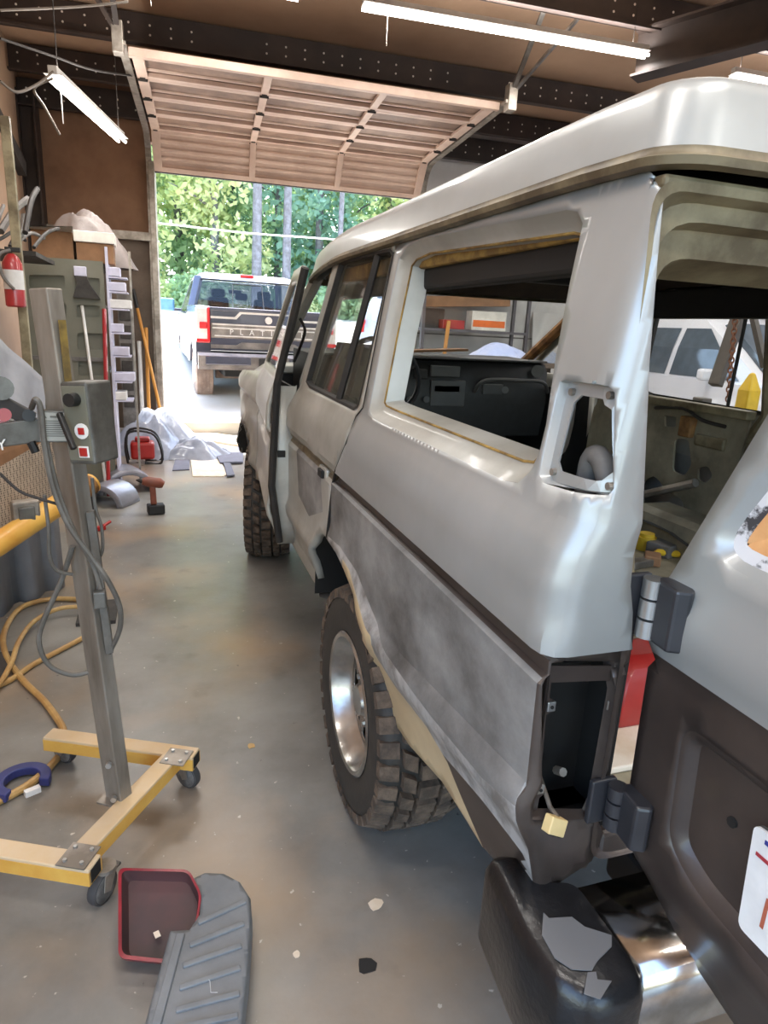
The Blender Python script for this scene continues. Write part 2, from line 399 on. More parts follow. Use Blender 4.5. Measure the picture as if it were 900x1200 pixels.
# floor: patchy grey concrete with paler flakes and darker drips
def concrete_nodes():
    m = MATS['concrete']; n = m.node_tree.nodes; l = m.node_tree.links; p = n['Principled BSDF']
    base = p.inputs['Base Color'].links[0].from_socket
    tc = n.new('ShaderNodeTexCoord')
    def blot(scale, lo, hi, col, prev, fac, detail=6):
        z = n.new('ShaderNodeTexNoise'); z.inputs['Scale'].default_value = scale; z.inputs['Detail'].default_value = detail
        l.new(tc.outputs['Object'], z.inputs[0])
        mr = n.new('ShaderNodeMapRange'); mr.inputs[1].default_value = lo; mr.inputs[2].default_value = hi; mr.inputs[3].default_value = 0; mr.inputs[4].default_value = fac
        l.new(z.outputs[0], mr.inputs[0])
        x = n.new('ShaderNodeMix'); x.data_type = 'RGBA'; l.new(mr.outputs[0], x.inputs[0]); l.new(prev, x.inputs[6]); x.inputs[7].default_value = lin(col)
        return x.outputs[2]
    o = blot(0.9, 0.47, 0.7, (178, 142, 98), base, 0.6)
    o = blot(5.0, 0.60, 0.75, (92, 86, 78), o, 0.5)
    o = blot(34.0, 0.70, 0.74, (206, 198, 184), o, 0.7, 3)
    o = blot(22.0, 0.74, 0.78, (54, 50, 46), o, 0.8, 3)
    l.new(o, p.inputs['Base Color'])
concrete_nodes()

# ------------------------------------------------------------------ the building
WY, BR = 9.7, math.radians(-3.5)          # door wall distance, its turn against the wagon
BM = Matrix.Translation((0, WY, 0)) @ Matrix.Rotation(BR, 4, 'Z')
def B(x, y, z): return BM @ Vector((x, y-WY, z))
def bbox_struct(name, lo, hi, m, bevel=0.0):
    mb = MB().box(((lo[0]+hi[0])/2, (lo[1]+hi[1])/2-WY, (lo[2]+hi[2])/2), (hi[0]-lo[0], hi[1]-lo[1], hi[2]-lo[2]), BM)
    return struct(mb.build(name, m))
XL, XR, YB = -1.5, 8.6, -5.0
DX0, DX1, DZ = 0.0, 3.5, 3.5
bbox_struct('floor', (XL-0.2, YB-0.3, -0.2), (XR+0.2, WY+0.35, 0.0), 'concrete')
wf = bbox_struct('wall_front', (XL, WY, 2.66), (DX0-0.06, WY+0.15, 4.6), 'plywood')
lw = MB().box(((XL+DX0-0.06)/2, 0.06, 1.3), (DX0-0.06-XL, 0.15, 2.6), BM); q = lw.build('wall_front_lower', 'grey_board'); struct(q)
gz = MB().box(((XL+DX0-0.06)/2, 0.0, 2.62), (DX0-0.06-XL, 0.24, 0.1), BM); struct(gz.build('trim_1', 'galv'))
bbox_struct('wall_front_header', (DX0-0.06, WY, DZ+0.25), (DX1+0.06, WY+0.15, 4.7), 'plywood')
bbox_struct('wall_front_right', (DX1+0.06, WY, 0.0), (XR, WY+0.15, 4.7), 'white_wall')
struct(MB().box((XL-.06, (0.2+WY)/2+.15, 2.45), (.12, WY-0.2+.3, 4.9)).build('wall_left', 'tan_panel'))
# unseen open bay in the left wall behind the photographer, added to let sky light in
struct(MB().box((XL-.06, -2.4, 4.15), (.12, 5.2, 1.5)).build('wall_left_header', 'tan_panel'))
struct(MB().box((XR+.06, (YB+WY)/2-.3, 2.6), (.12, WY-YB+1.2, 5.2)).build('wall_right', 'corrugated_white'))
for k in range(26):
    mb = MB().box((XR-0.02, 0.2+k*0.34, 2.3), (0.04, 0.1, 4.5)); o = mb.build('corrugation', 'corrugated_white'); o.parent = bpy.data.objects['wall_right']
# back wall with its own wide open bay (behind the photographer)
bbox_struct('wall_back', (XL, YB-0.15, 0.0), (0.0, YB, 5.4), 'tan_panel')
bbox_struct('wall_back_right', (5.6, YB-0.15, 0.0), (XR, YB, 5.4), 'tan_panel')
bbox_struct('wall_back_header', (0.0, YB-0.15, 3.9), (5.6, YB, 5.4), 'tan_panel')
# door jambs
for i, x in enumerate((DX0-0.03, DX1+0.03)):
    mb = MB().box((x, -0.03, DZ/2), (0.07, 0.3, DZ), BM); struct(mb.build('trim_%d' % (i+2), 'galv', bevel=0.004))
# roof slopes up from the door wall towards the photographer
def roofz(y): return 4.43 + 0.05*(WY-y)
for i in range(9):
    y1 = WY+0.3-i*1.75; y0 = y1-1.75
    mb = MB().slab([B(XL-.1, y0, roofz(y0)+0.02), B(XR+.1, y0, roofz(y0)+0.02), B(XR+.1, y1, roofz(y1)+0.02), B(XL-.1, y1, roofz(y1)+0.02)], (0, 0, 0.06))
    o = mb.build('ceiling' if i == 0 else 'ceiling_%d' % (i+1), 'tan_panel'); struct(o)
def purlin(y, lab, h=0.28, dz=0.0):
    z = roofz(y)-dz
    r = thing('purlin', lab, 'beam', (XL+.01, WY+(y-WY)+(XL)*math.sin(BR), z-h), BR, 'roof purlins')
    mb = MB(); Lx = (XR-XL-.03)/math.cos(BR)
    mb.box((Lx/2, 0, h/2), (Lx, 0.02, h)); mb.box((Lx/2, 0.035, h-0.01), (Lx, 0.08, 0.02)); mb.box((Lx/2, -0.035, 0.01), (Lx, 0.08, 0.02))
    o = mb.build('web', 'purlin_brown'); o.parent = r
    hb = MB()
    x = 0.1
    while x < Lx-0.1:
        for k in (0.36, 0.66):
            hb.cyl((x, -0.0105, h*k), (x, -0.0125, h*k), 0.011, 6)
        x += 0.2
        if int(x/0.2) % 14 > 9: x += 0.55
    o = hb.build('punched_holes', 'hole_white'); o.parent = r; o['kind'] = 'stuff'
    return r
purlin(9.56, 'dark brown eave beam along the top of the plywood wall', 0.3, 0.2)
purlin(9.15, 'dark brown punched roof purlin just before the eave beam')
purlin(8.0, 'dark brown punched roof purlin passing over the rolled up overhead door')
purlin(6.1, 'dark brown punched roof purlin over the long strip lamp')
for y in (4.4, 2.7, 1.0, -0.8, -2.6): purlin(y, 'dark brown punched roof purlin over the wagon and the photographer')
# rafter frame at the right
mb = MB(); a = G(775, 84, 4.0); b = G(905, 50, 4.05); dd = (b-a).normalized(); a = a-dd*.25; b = b+dd*((8.3-b.x)/dd.x if dd.x > .05 else 7.0)
if b.y < YB+.3: b = a+(b-a)*((a.y-YB-.3)/(a.y-b.y))
mb.bar(a, b, 0.2, 0.02); mb.bar(a+Vector((0, 0, .36)), b+Vector((0, 0, .36)), 0.2, 0.02); mb.bar(a+Vector((0, 0, .18)), b+Vector((0, 0, .18)), 0.015, 0.36)
r = mb.build('rafter', 'purlin_brown'); tag(r, 'heavy dark brown steel rafter crossing under the roof purlins above the wagon roof', 'beam')
# left wall frame: column and knee
mb = MB(); c = B(XL+0.11, WY-0.13, 0)
for dx in (-0.09, 0.09): mb.box((XL+0.11+dx, -0.14, 2.05), (0.02, 0.22, 4.1), BM)
mb.box((XL+0.11, -0.14, 2.05), (0.2, 0.015, 4.1), BM)
r = mb.build('corner_column', 'purlin_brown'); tag(r, 'dark brown steel column in the corner beside the plywood wall', 'column')
mb = MB(); mb.bar(B(XL+0.06, WY-0.5, 3.2), B(XL+0.06, WY-3.9, 4.35), 0.12, 0.16)
r = mb.build('brace_beam', 'dark_clutter'); tag(r, 'dark sloping steel brace along the tan left wall', 'beam')

# ------------------------------------------------------------------ sectional overhead door, rolled most of the way up
dr = thing('overhead_door', 'tan ribbed sectional overhead door rolled up under the roof', 'garage door', (0, WY, 0), BR)
DW = DX1-DX0
# path of the sections: (y offset from wall, z); bottom vertical, then bend, then towards the room
path = [(-0.08, 3.42), (-0.38, 3.84)]
for k in range(1, 5): path.append((-0.38-0.56*k, 3.85+0.012*k))
for k in range(len(path)-1):
    (ya, za), (yb, zb) = path[k], path[k+1]
    d = Vector((0, yb-ya, zb-za)); L = d.length; d.normalize(); nrm = Vector((1, 0, 0)).cross(d)   # towards the room / down
    if nrm.y > 0: nrm = -nrm
    if nrm.z > 0: nrm = -nrm
    O_ = Vector((DX0, ya, za))
    M = Matrix(((1, 0, 0, O_.x), (0, d.y, nrm.y, O_.y), (0, d.z, nrm.z, O_.z), (0, 0, 0, 1)))
    sec = MB(); sec.box((DW/2, L/2, -0.012), (DW, L-0.006, 0.02), M)
    so = sec.build('door_section', 'door_skin' if k else 'door_tan'); so.parent = dr  # raised sections take the skin colour with shade painted in
    ribs = 5 if k == 0 else 2
    for j in range(ribs):
        t = (j+0.5)/ribs*L
        rb = MB(); w_ = 0.05 if k else 0.06
        rb.add([M @ Vector(p) for p in [(0, t-w_/2, 0), (DW, t-w_/2, 0), (DW, t+w_/2, 0), (0, t+w_/2, 0), (0, t-w_/4, .014), (DW, t-w_/4, .014), (DW, t+w_/4, .014), (0, t+w_/4, .014)]],
               [(0, 3, 2, 1), (4, 5, 6, 7), (0, 1, 5, 4), (1, 2, 6, 5), (2, 3, 7, 6), (3, 0, 4, 7)])
        o = rb.build('rib', 'door_tan'); o.parent = so
    rb = MB().box((DW/2, 0.03, 0.02), (DW, 0.06, 0.04), M)
    o = rb.build('rail', 'door_tan', bevel=0.003); o.parent = so
    o = MB().box((DW/2, L-0.03, 0.02), (DW, 0.05, 0.04), M).build('rail', 'door_tan', bevel=0.003); o.parent = so
    for x in (0.05, DW*0.345, DW*0.665, DW-0.05):
        st = MB().box((x, L/2, 0.03), (0.075 if 0.2 < x < DW-0.2 else 0.1, L-0.02, 0.035), M); o = st.build('stile', 'door_tan', bevel=0.004); o.parent = so
        if k:
            hg = MB().box((x, 0.0, 0.05), (0.05, 0.08, 0.012), M); hg.add([], []); hg.cyl(M @ Vector((x-0.045, 0, 0.058)), M @ Vector((x+0.045, 0, 0.058)), 0.012, 8)
            o = hg.build('hinge', 'wire_dark'); o.parent = so
ya, za = path[-1]
o = MB().box((DW/2, ya-0.01, za-0.03), (DW+0.04, 0.06, 0.07)).build('top_rail', 'door_tan', bevel=0.004); o.parent = dr
o = MB().box((DW/2, -0.06, 3.41), (DW, 0.05, 0.035)).build('bottom_seal', 'seam_black', bevel=0.004); o.parent = dr
for sx, x in ((-1, -0.06), (1, DW+0.06)):
    t = thing('door_track', 'bent galvanised door track on the %s side of the overhead door' % ('plywood wall' if sx < 0 else 'white wall'), 'track', (0, WY, 0), BR)
    pts = [(x, -0.09, 0.3), (x, -0.09, 3.45)]+[(x, -0.09-0.36*(1-math.cos(a)), 3.45+0.36*math.sin(a)) for a in (0.3, 0.6, 0.9, 1.2, PI/2)]+[(x, -2.8, 3.88)]
    mb = MB()
    for a, b in zip(pts, pts[1:]): mb.bar(a, b, 0.03, 0.07, up=(1, 0, 0))
    o = mb.build('rail', 'galv'); o.parent = t
    mb = MB(); mb.box((x+sx*0.03, -2.76, 3.92), (0.09, 0.12, 0.24)); o = mb.build('end_bracket', 'galv', bevel=0.004); o.parent = t
    for k, (dx, dy) in enumerate(((sx*0.02, -0.62), (sx*0.45, -0.55))):
        mb = MB(); mb.bar((x+sx*0.03, -2.76, 3.95), (x+sx*0.03+dx, -2.76+dy, roofz(7.0+dy)-0.02), 0.045, 0.02); o = mb.build('hanger_strap', 'purlin_brown' if sx < 0 else 'steel'); o.parent = t

# ------------------------------------------------------------------ fluorescent lamps
def lamp(a, b, label, group='fluorescent strip lamps', wires=True, power=1.0):
    a = Vector(a); b = Vector(b); d = (b-a); L = d.length; c = (a+b)/2
    t = thing('strip_light', label, 'light', c, 0, group)
    up = Vector((0, 0, 1)); u = (up-d.normalized()*up.dot(d.normalized())).normalized(); r = d.normalized().cross(u)
    mb = MB(); mb.bar(a+u*0.055, b+u*0.055, 0.06, 0.05); o = mb.build('housing', 'fixture_white', t, bevel=0.004)
    mb = MB(); mb.bar(a+u*0.028, b+u*0.028, 0.12, 0.004); o = mb.build('reflector', 'fixture_white', t)
    for s in (-1, 1):
        mb = MB(); mb.cyl(a+r*0.032*s, b+r*0.032*s, 0.013, 10); mb.build('tube', 'tube_white', t, smooth=True)
    if wires:
        for q in (0.06, 0.94):
            p = a+d*q+u*0.08; zt = roofz(p.y)-0.01
            MB().cyl(p, (p.x, p.y, max(zt, p.z+0.05)), 0.004, 5).build('hanger_wire', 'wire_dark', t)
    p = a+d*0.08-u*0.02
    MB().tube([p, p-Vector((0, 0, 0.22))], 0.003, 5).build('pull_cord', 'hole_white', t)
    la = bpy.data.lights.new('tube_light', 'AREA'); la.shape = 'RECTANGLE'; la.size = L; la.size_y = 0.1; la.energy = LAMP*L*power; la.color = (1.0, 0.97, 0.93)
    lo = bpy.data.objects.new('tube_light', la); COL.objects.link(lo); lo.parent = t; lo.matrix_parent_inverse = parent_inv(t)
    x = d.normalized(); z = u; y = z.cross(x)
    M = Matrix(((x.x, y.x, z.x, 0), (x.y, y.y, z.y, 0), (x.z, y.z, z.z, 0), (0, 0, 0, 1)))
    lo.matrix_basis = Matrix.Translation(c-u*0.03) @ M
    lu = bpy.data.lights.new('ceiling_uplight', 'AREA'); lu.shape = 'RECTANGLE'; lu.size = L; lu.size_y = 0.06; lu.energy = LAMP*L*power*0.5; lu.color = la.color  # extra upward light, added to brighten the ceiling
    lo = bpy.data.objects.new('ceiling_uplight', lu); COL.objects.link(lo); lo.parent = t; lo.matrix_parent_inverse = parent_inv(t)
    lo.matrix_basis = Matrix.Translation(c+u*0.085) @ M @ Matrix.Rotation(PI, 4, 'X')
    return t
lamp(PY(62, 92, 5.6), PY(143, 166, 7.6), 'bright strip lamp hanging at a slant by the plywood wall', power=0.5)
lamp(G(425, 9, 4.12), G(758, 66, 4.12), 'long bright strip lamp hanging across the room before the overhead door')
lamp(G(350, -2, 4.2)-Vector((1.25, -0.05, 0)), G(350, -2, 4.2), 'strip lamp cut by the picture edge beside the long strip lamp')
lamp(G(858, 90, 4.1), G(858, 90, 4.1)+Vector((1.25, -0.06, 0)), 'strip lamp beyond the heavy brown rafter')
for x, y in ((0.1, 3.4), (3.4, 3.4), (-0.7, 1.0), (1.0, 0.2), (3.6, 0.6), (-0.6, -2.0), (1.8, -1.8), (4.2, -2.0), (6.6, 2.0), (6.6, 5.0), (6.8, -1.5)):
    lamp((x-0.62, y, 4.1), (x+0.62, y, 4.1), 'strip lamp hanging over the room out of the picture')
# ------------------------------------------------------------------ the wagon under restoration
S0, XC, YR = 0.53, 1.43, 0.77
PROF = [(.40, .09), (.60, .06), (.70, .035), (.755, .006), (.79, .0), (.81, .002), (.835, .016), (1.105, .012), (1.118, .03), (1.142, .03), (1.16, .003),
        (1.18, 0), (1.27, .004), (1.32, .016), (1.37, .038), (1.88, .135)]
ARCH = []
def rise(y, z):
    r = 0.085*min(1, max(0, (1.45-y)/0.65)); return r*min(1, max(0, (1.08-z)/0.18))
def sideX(y, z, flare=True):
    x = S0+lerpt(PROF, z-rise(y, z))
    if flare and ARCH and 0.3 < z < 1.1:
        d = min(math.hypot(y-a[0], z-a[1]) for a in ARCH)
        x -= 0.014*math.exp(-(d/0.035)**2)
    return x
def surfpx(px, py, fx):
    X = fx(1.5, 1.2)
    for _ in range(25):
        p = PX(px, py, X); X = 0.5*X+0.5*fx(p.y, p.z)
    return (p.y, p.z)
def sp(px, py): return surfpx(px, py, lambda y, z: sideX(y, z, False))
def sps(*pp): return [sp(*p) for p in pp]
def Rz(z): return 0.03+(0.03)*min(1, max(0, (z-1.14)/0.08))
YBK = YR+0.09
def urf(X, z):                         # parameter of a point on the rear face
    R = Rz(z); return YBK-((0.09-R)+PI*R/2+(X-sideX(YR, z)-R))
def sm(u, z, inset=0.0):
    R = Rz(z); s = YBK-u; X0 = sideX(max(u, YR), z); rk = max(0, z-1.35)*0.07
    if s <= 0: return (X0+inset, u, z)
    g = 0.016*(z < 1.15)*1.0
    if 1.11 < z < 1.15: g = 0.032
    L1 = 0.09-R
    if s < L1: return (X0+inset, u+rk*s/0.1, z)
    a = (s-L1)/R
    if a < PI/2:
        k = a/(PI/2); return (X0+R*(1-math.cos(a))+inset*math.cos(a), YR+R-R*math.sin(a)+(rk+g)*k+inset*math.sin(a)+rk*(1-k)*0.5, z)
    return (X0+R+(s-L1-R*PI/2), YR+rk+g+inset, z)
def mirror(f): return lambda *a: (lambda p: (2*XC-p[0], p[1], p[2]))(f(*a))
HUB = G(405, 823, 0.40); WB = 2.73
wag = thing('station_wagon', 'silver boxy off-road station wagon stripped for repainting, glass and lights removed', 'car', (XC, HUB.y+WB/2, 0))

arch_px = [(387, 631), (398, 647), (408, 668), (420, 702), (430, 743), (439, 780), (449, 815), (459, 842)]
arch2d = [(2.46, .57), (2.45, .68), (2.415, .78), (2.34, .86), (2.25, .90)]+sps(*arch_px)
ARCH.extend(dens(arch2d, 0.02, False))
low_px = [(459, 842), (481, 875), (518, 916), (543, 956), (565, 992), (585, 1014), (608, 1034)]
low2d = sps(*low_px)
rear_edge = [(.695, .735), (.71, .79), (.682, .86), (.70, 1.08), (.693, 1.16), (.667, 1.335), (.655, 1.60), (.652, 1.84)]
rear2d = [(urf(x, z), z) for x, z in rear_edge]
cut = sps((387, 631), (390, 565), (393, 552), (406, 520), (418, 488), (426, 478), (446, 375), (462, 297))
GZ = 1.858
GT = GZ+.014
quarter = rear2d + [(YBK, GT-.008), (1.1, GT), (cut[-1][0], GT)] + list(reversed(cut)) + arch2d[6:] + low2d[1:]
win_px = [(433, 480), (450, 390), (468, 303), (478, 289), (495, 280), (663, 246), (677, 248), (683, 262), (668, 330), (651, 420), (640, 497), (632, 530), (622, 552), (607, 566), (590, 563), (450, 496), (437, 489)]
win2d = sps(*win_px)
vent_px = [(656, 447), (664, 445), (714, 453), (719, 460), (703, 578), (698, 585), (637, 566), (632, 556)]
vent2d = sps(*vent_px)
lamp_out = [PY(637, 789, YR), PY(734, 786, YR), PY(730, 815, YR), PY(706, 950, YR), PY(700, 968, YR), PY(620, 970, YR), PY(615, 960, YR), PY(634, 800, YR)]
lamp2d = [(urf(max(p.x, S0+0.028), p.z), p.z) for p in lamp_out]
beige_in = sps((405, 655), (412, 668), (424, 705), (435, 745), (444, 775), (462, 803), (500, 852), (524, 893), (541, 935), (566, 993))
beige_poly = beige_in + list(reversed(sps((420, 702), (430, 743), (439, 780), (449, 815), (459, 842), (481, 875), (518, 916), (543, 956), (566, 996)))) + sps((408, 672))[:1]
ridge = sps((388, 628), (400, 640), (418, 670), (434, 710), (446, 752), (452, 766), (507, 842), (565, 912), (604, 945), (612, 958))
ridge2 = sps((500, 858), (518, 883), (565, 938), (604, 989), (612, 1000))
def under(pl, u, z):
    for a, b in zip(pl, pl[1:]):
        if min(a[0], b[0]) <= u <= max(a[0], b[0]):
            t = (u-a[0])/(b[0]-a[0]+1e-9); return z < a[1]+(b[1]-a[1])*t
    return False
def q_cls(u, z):
    if z > 1.15: return 0
    if z > 1.112: return 3
    if u < YBK-0.065: return 3
    if inside((u, z), beige_poly): return 2
    if under(ridge2, u, z): return 3
    if under(ridge, u, z): return 4
    return 1
PL_ = [[(-1, zz), (3, zz)] for zz in (1.105, 1.118, 1.142, 1.16, 1.18, 1.27, 1.32, 1.37)]+[[(y, zz+rise(y, zz+.03)) for y in (.80, .9, 1.0, 1.1, 1.2, 1.3, 1.4, 1.5)] for zz in (.755, .79, .835)]
PL_ += [[(YBK-.03-.0157*k, 1.215), (YBK-.03-.0157*k, 1.9)] for k in range(7)]+[[(YBK-.06-.0118*k, .70), (YBK-.06-.0118*k, 1.135)] for k in range(5)]
QL = PL_+[[(YBK-.065, .6), (YBK-.065, 1.14)], ridge2, [(-1, 1.112), (3, 1.112)], [(-1, 1.15), (3, 1.15)], beige_in, ridge]
QM = ['silver', 'sanded', 'beige_paint', 'brown_primer', 'sanded_edge']
for sd in (0, 1):
    f = sm if sd == 0 else mirror(sm)
    mb = panel(quarter, [win2d, vent2d, lamp2d] if sd == 0 else [win2d], 0.022 if sd == 0 else 0.05, QL if sd == 0 else (), q_cls, f, flip=(sd == 0))
    q = mb.build('quarter_panel', QM, wag, smooth=True, fix=False, angle=28)
    q.modifiers.new('thickness', 'SOLIDIFY').thickness = 0.004; q.modifiers[0].offset = -1
    # window flange
    def ringpts(pl, k, dep, f_=f):
        s_ = 1 if sd == 0 else -1
        return [Vector(f_(y, z))+Vector((dep*s_, 0, 0)) for y, z in offp(pl, k)]
    wd = dens(win2d, 0.04)
    mb = MB(); mb.loft([ringpts(wd, 0, 0.001), ringpts(wd, .010, .013), ringpts(wd, .024, .028), ringpts(wd, .034, .030), ringpts(wd, .040, .055), ringpts(wd, .046, .085)])
    mb.build('window_flange', 'jamb_olive' if sd else 'silver_dusty', wag, smooth=True, angle=50)
    if sd: continue
    tb = MB(); tb.tube(ringpts(wd, .034, .031), 0.003, 6, closed=True); tb.build('sealant_bead', 'foam_yellow', q, smooth=True)
# filler vent opening
vp_in = sps((672, 463), (700, 468), (701, 475), (707, 481), (699, 556), (689, 565), (685, 565), (648, 552), (645, 541), (663, 472))
vd = rounded(vent2d, 0.012, 3)
mb = MB(); mb.loft([[Vector(sm(y, z)) for y, z in vent2d], [Vector(sm(y, z))+Vector((.016, 0, 0)) for y, z in [((y-.834)*.95+.834, (z-1.50)*.955+1.50) for y, z in vent2d]]])
mb.build('vent_recess', 'silver', wag, smooth=True, angle=60)
mb = panel([((y-.834)*.96+.834, (z-1.50)*.965+1.50) for y, z in vent2d], [vp_in], 0.02, mapf=lambda y, z: Vector(sm(y, z))+Vector((.015, 0, 0)), flip=True)
mb.build('vent_flange', 'silver', wag, solid=0.003, fix=False)
for p in ((663, 459), (709, 464), (641, 553), (695, 573)):
    y, z = sp(*p); b = Vector(sm(y, z)); MB().cyl(b+Vector((.016, 0, 0)), b+Vector((.008, 0, 0)), .006, 8).build('screw', 'galv', wag)
y, z = sp(660, 548); P = Vector((.655, y+.005, z-.015))
MB().tube(spline([P+Vector((.0, .03, -.08)), P+Vector((-.005, .025, .01)), P+Vector((-.005, .005, .03)), P+Vector((-.005, -.025, .0)), P+Vector((.0, -.035, -.06))], 4), 0.018, 12).build('filler_neck', 'grey_clutter', wag, smooth=True)
# tail lamp opening on the rear face
def lampring(k, dep):
    cx = sum(p[0] for p in lamp2d)/len(lamp2d); cz = sum(p[1] for p in lamp2d)/len(lamp2d)
    return [Vector(sm(u+(cx-u)*k, z+(cz-z)*k))+Vector((0, dep, 0)) for u, z in lamp2d]
mb = MB(); mb.loft([lampring(0, 0), lampring(.03, .012), lampring(.06, .018)]); mb.build('lamp_recess', 'brown_primer', wag, smooth=True, angle=50)
lh = [PY(x, y, YR+0.03) for x, y in [(646, 800), (722, 797), (721, 815), (714, 820), (713, 830), (719, 836), (702, 918), (694, 922), (692, 932), (698, 938), (695, 952), (628, 957), (632, 935), (638, 930), (638, 922), (633, 918), (640, 838), (651, 832), (651, 822), (644, 818)]]
rim_o = [(p.x, p.z) for p in lampring(.05, 0)]
mb = panel(rim_o, [[(p.x, p.z) for p in lh]], 0.02, mapf=lambda x, z: (x, YR+0.033, z)); mb.build('lamp_flange', 'dark_brown', wag, solid=0.003)
for p in ((646, 828), (716, 826), (633, 925), (697, 922)):
    c = PY(p[0], p[1], YR+0.028); MB().box(c, (.016, .004, .018)).build('clip_nut', 'steel_bright', wag, bevel=.002); MB().cyl(c+Vector((0, -.001, 0)), c+Vector((0, -.004, 0)), .003, 8).build('screw_hole', 'seam_black', wag)
MB().box((0.655, YR+0.13, 0.98), (0.14, 0.01, 0.46)).box((.722, YR+.09, .98), (.008, .10, .46)).box((.655, YR+.085, .80), (.14, .09, .01)).build('lamp_pocket', 'seam_black', wag)  # black plates stand in for the shade inside the lamp opening
c = PY(660, 905, YR+0.06); MB().cyl(c, c+Vector((0.0, 0.02, -0.01)), 0.008, 8).build('bulb_stub', 'galv', wag)
cn = PY(650, 967, YR-0.012)
cb = thing('wire_connector', 'cream plastic wiring connector hanging from the tail lamp opening', 'connector', cn)
M = Matrix.Translation(cn) @ Matrix.Rotation(0.45, 4, 'Y') @ Matrix.Rotation(-.3, 4, 'X')
mb = MB().box((0, 0, 0), (.034, .02, .028), M); mb.build('body', 'connector', cb, bevel=.002)
for k in range(3): MB().box((-.01+.01*k, -.004, -.0145), (.006, .008, .002), M).build('socket', 'seam_black', cb)
MB().tube([M @ Vector((0.005, .003, .012)), M @ Vector((.008, .03, .02)), cn+Vector((.02, .09, .03))], .004, 6).build('wire', 'wire_grey', cb)

# rear corner bottom skirt
sk = []
for k, (z, o) in enumerate(((.80, 0), (.735, .004), (.70, .02), (.685, .05))):
    sk.append([Vector(sm(u, max(z, .735)))*1.0+Vector((o*(1 if i < 6 else 0.3), o, z-max(z, .735))) for i, u in enumerate([YBK+.25, YBK+.12, YBK+.04, YBK-.05, YBK-.075, YBK-.10, YBK-.16, urf(.695, .74)])])
mb = MB(); mb.loft(sk[1:], loop=False); mb.build('corner_skirt', 'brown_primer', wag, smooth=True)

# rear side doors
rd = [(cut[-1][0]+.012, GT)] + [(y+.012, z) for y, z in reversed(cut[:-1])] + [(2.185, .906)] + list(reversed(arch2d[1:5])) + [(2.455, .635), (3.03, .63), (3.012, 1.05)] + sps((332, 500), (342, 468), (352, 452)) + [(2.72, GT-.01)]
rdw = sps((359, 447), (379, 375), (398, 308), (403, 304), (458, 292), (461, 297), (440, 390), (420, 476), (415, 480), (363, 454))
ygl = rd[0][0]
sand_poly = sps((352, 520), (372, 535), (378, 600), (362, 605), (350, 580))
def d_cls(u, z):
    if 1.112 < z < 1.15: return 2
    if inside((u, z), sand_poly): return 1
    return 0
def frame_ring(pl, k, dep, f_, s_):
    return [Vector(f_(y, z))+Vector((dep*s_, 0, 0)) for y, z in offp(pl, k)]
for sd in (0, 1):
    f = sm if sd == 0 else mirror(sm); s_ = 1 if sd == 0 else -1
    mb = panel(rd, [rdw], 0.03 if sd == 0 else .06, [[(1, 1.112), (4, 1.112)], [(1, 1.15), (4, 1.15)], sand_poly+sand_poly[:1]] if sd == 0 else (), d_cls if sd == 0 else None, f, flip=(sd == 0))
    d = mb.build('rear_door', ['silver_dusty', 'sanded', 'gutter_tan'], wag, smooth=True, fix=False, angle=28)
    q = d.modifiers.new('thickness', 'SOLIDIFY'); q.thickness = 0.03; q.offset = -1
    w_ = dens(rdw, .05)
    MB().loft([frame_ring(w_, -.002, -.002, f, s_), frame_ring(w_, .007, -.002, f, s_), frame_ring(w_, .010, .02, f, s_)]).build('window_rubber', 'rubber', d, smooth=True)
    a = sp(442, 299); b = sp(396, 468)
    MB().bar(Vector(f(*a))+Vector((.004*s_, 0, 0)), Vector(f(*b))+Vector((.004*s_, 0, 0)), .014, .022).build('window_divider', 'rubber', d, bevel=.003)
    g = MB(); g.slab([Vector(f(*p))+Vector((.016*s_, 0, 0)) for p in w_], (.003*s_, 0, 0)); g.build('window_pane', 'glass_dusty' if sd == 0 else 'glass_clear', d)
    if sd == 0:
        hy, hz = sp(377, 556)
        MB().box((S0+.0225, hy, hz), (.02, .12, .06)).build('handle_recess', 'silver_dusty', d, bevel=.01)
        MB().box((S0+.006, hy-.01, hz+.008), (.012, .06, .03)).build('handle_hole', 'seam_black', d, bevel=.004)
        # dark seams along the door cut
        MB().tube([Vector(sm(y+.006, z))+Vector((.004, 0, 0)) for y, z in cut[:-1]]+[Vector(sm(cut[-1][0]+.006, GZ-.01))+Vector((.004, 0, 0))], .006, 6).build('seam', 'seam_black', d)
        # dusty roll-down blind / sheet standing inside behind the glass
        bl = sps((362, 453), (378, 400), (432, 405), (417, 474))
        ca_, cb2, cc2, cd2 = [Vector(sm(*p))+Vector((.06, 0, 0)) for p in bl]
        MB().loft([[ca_.lerp(cd2, t/24)+Vector((.012*math.sin(t*1.9), 0, 0)), cb2.lerp(cc2, t/24)+Vector((.012*math.sin(t*1.9+.4), 0, 0))] for t in range(25)], loop=False).build('inner_sheet', 'dark_clutter', d, solid=.004)
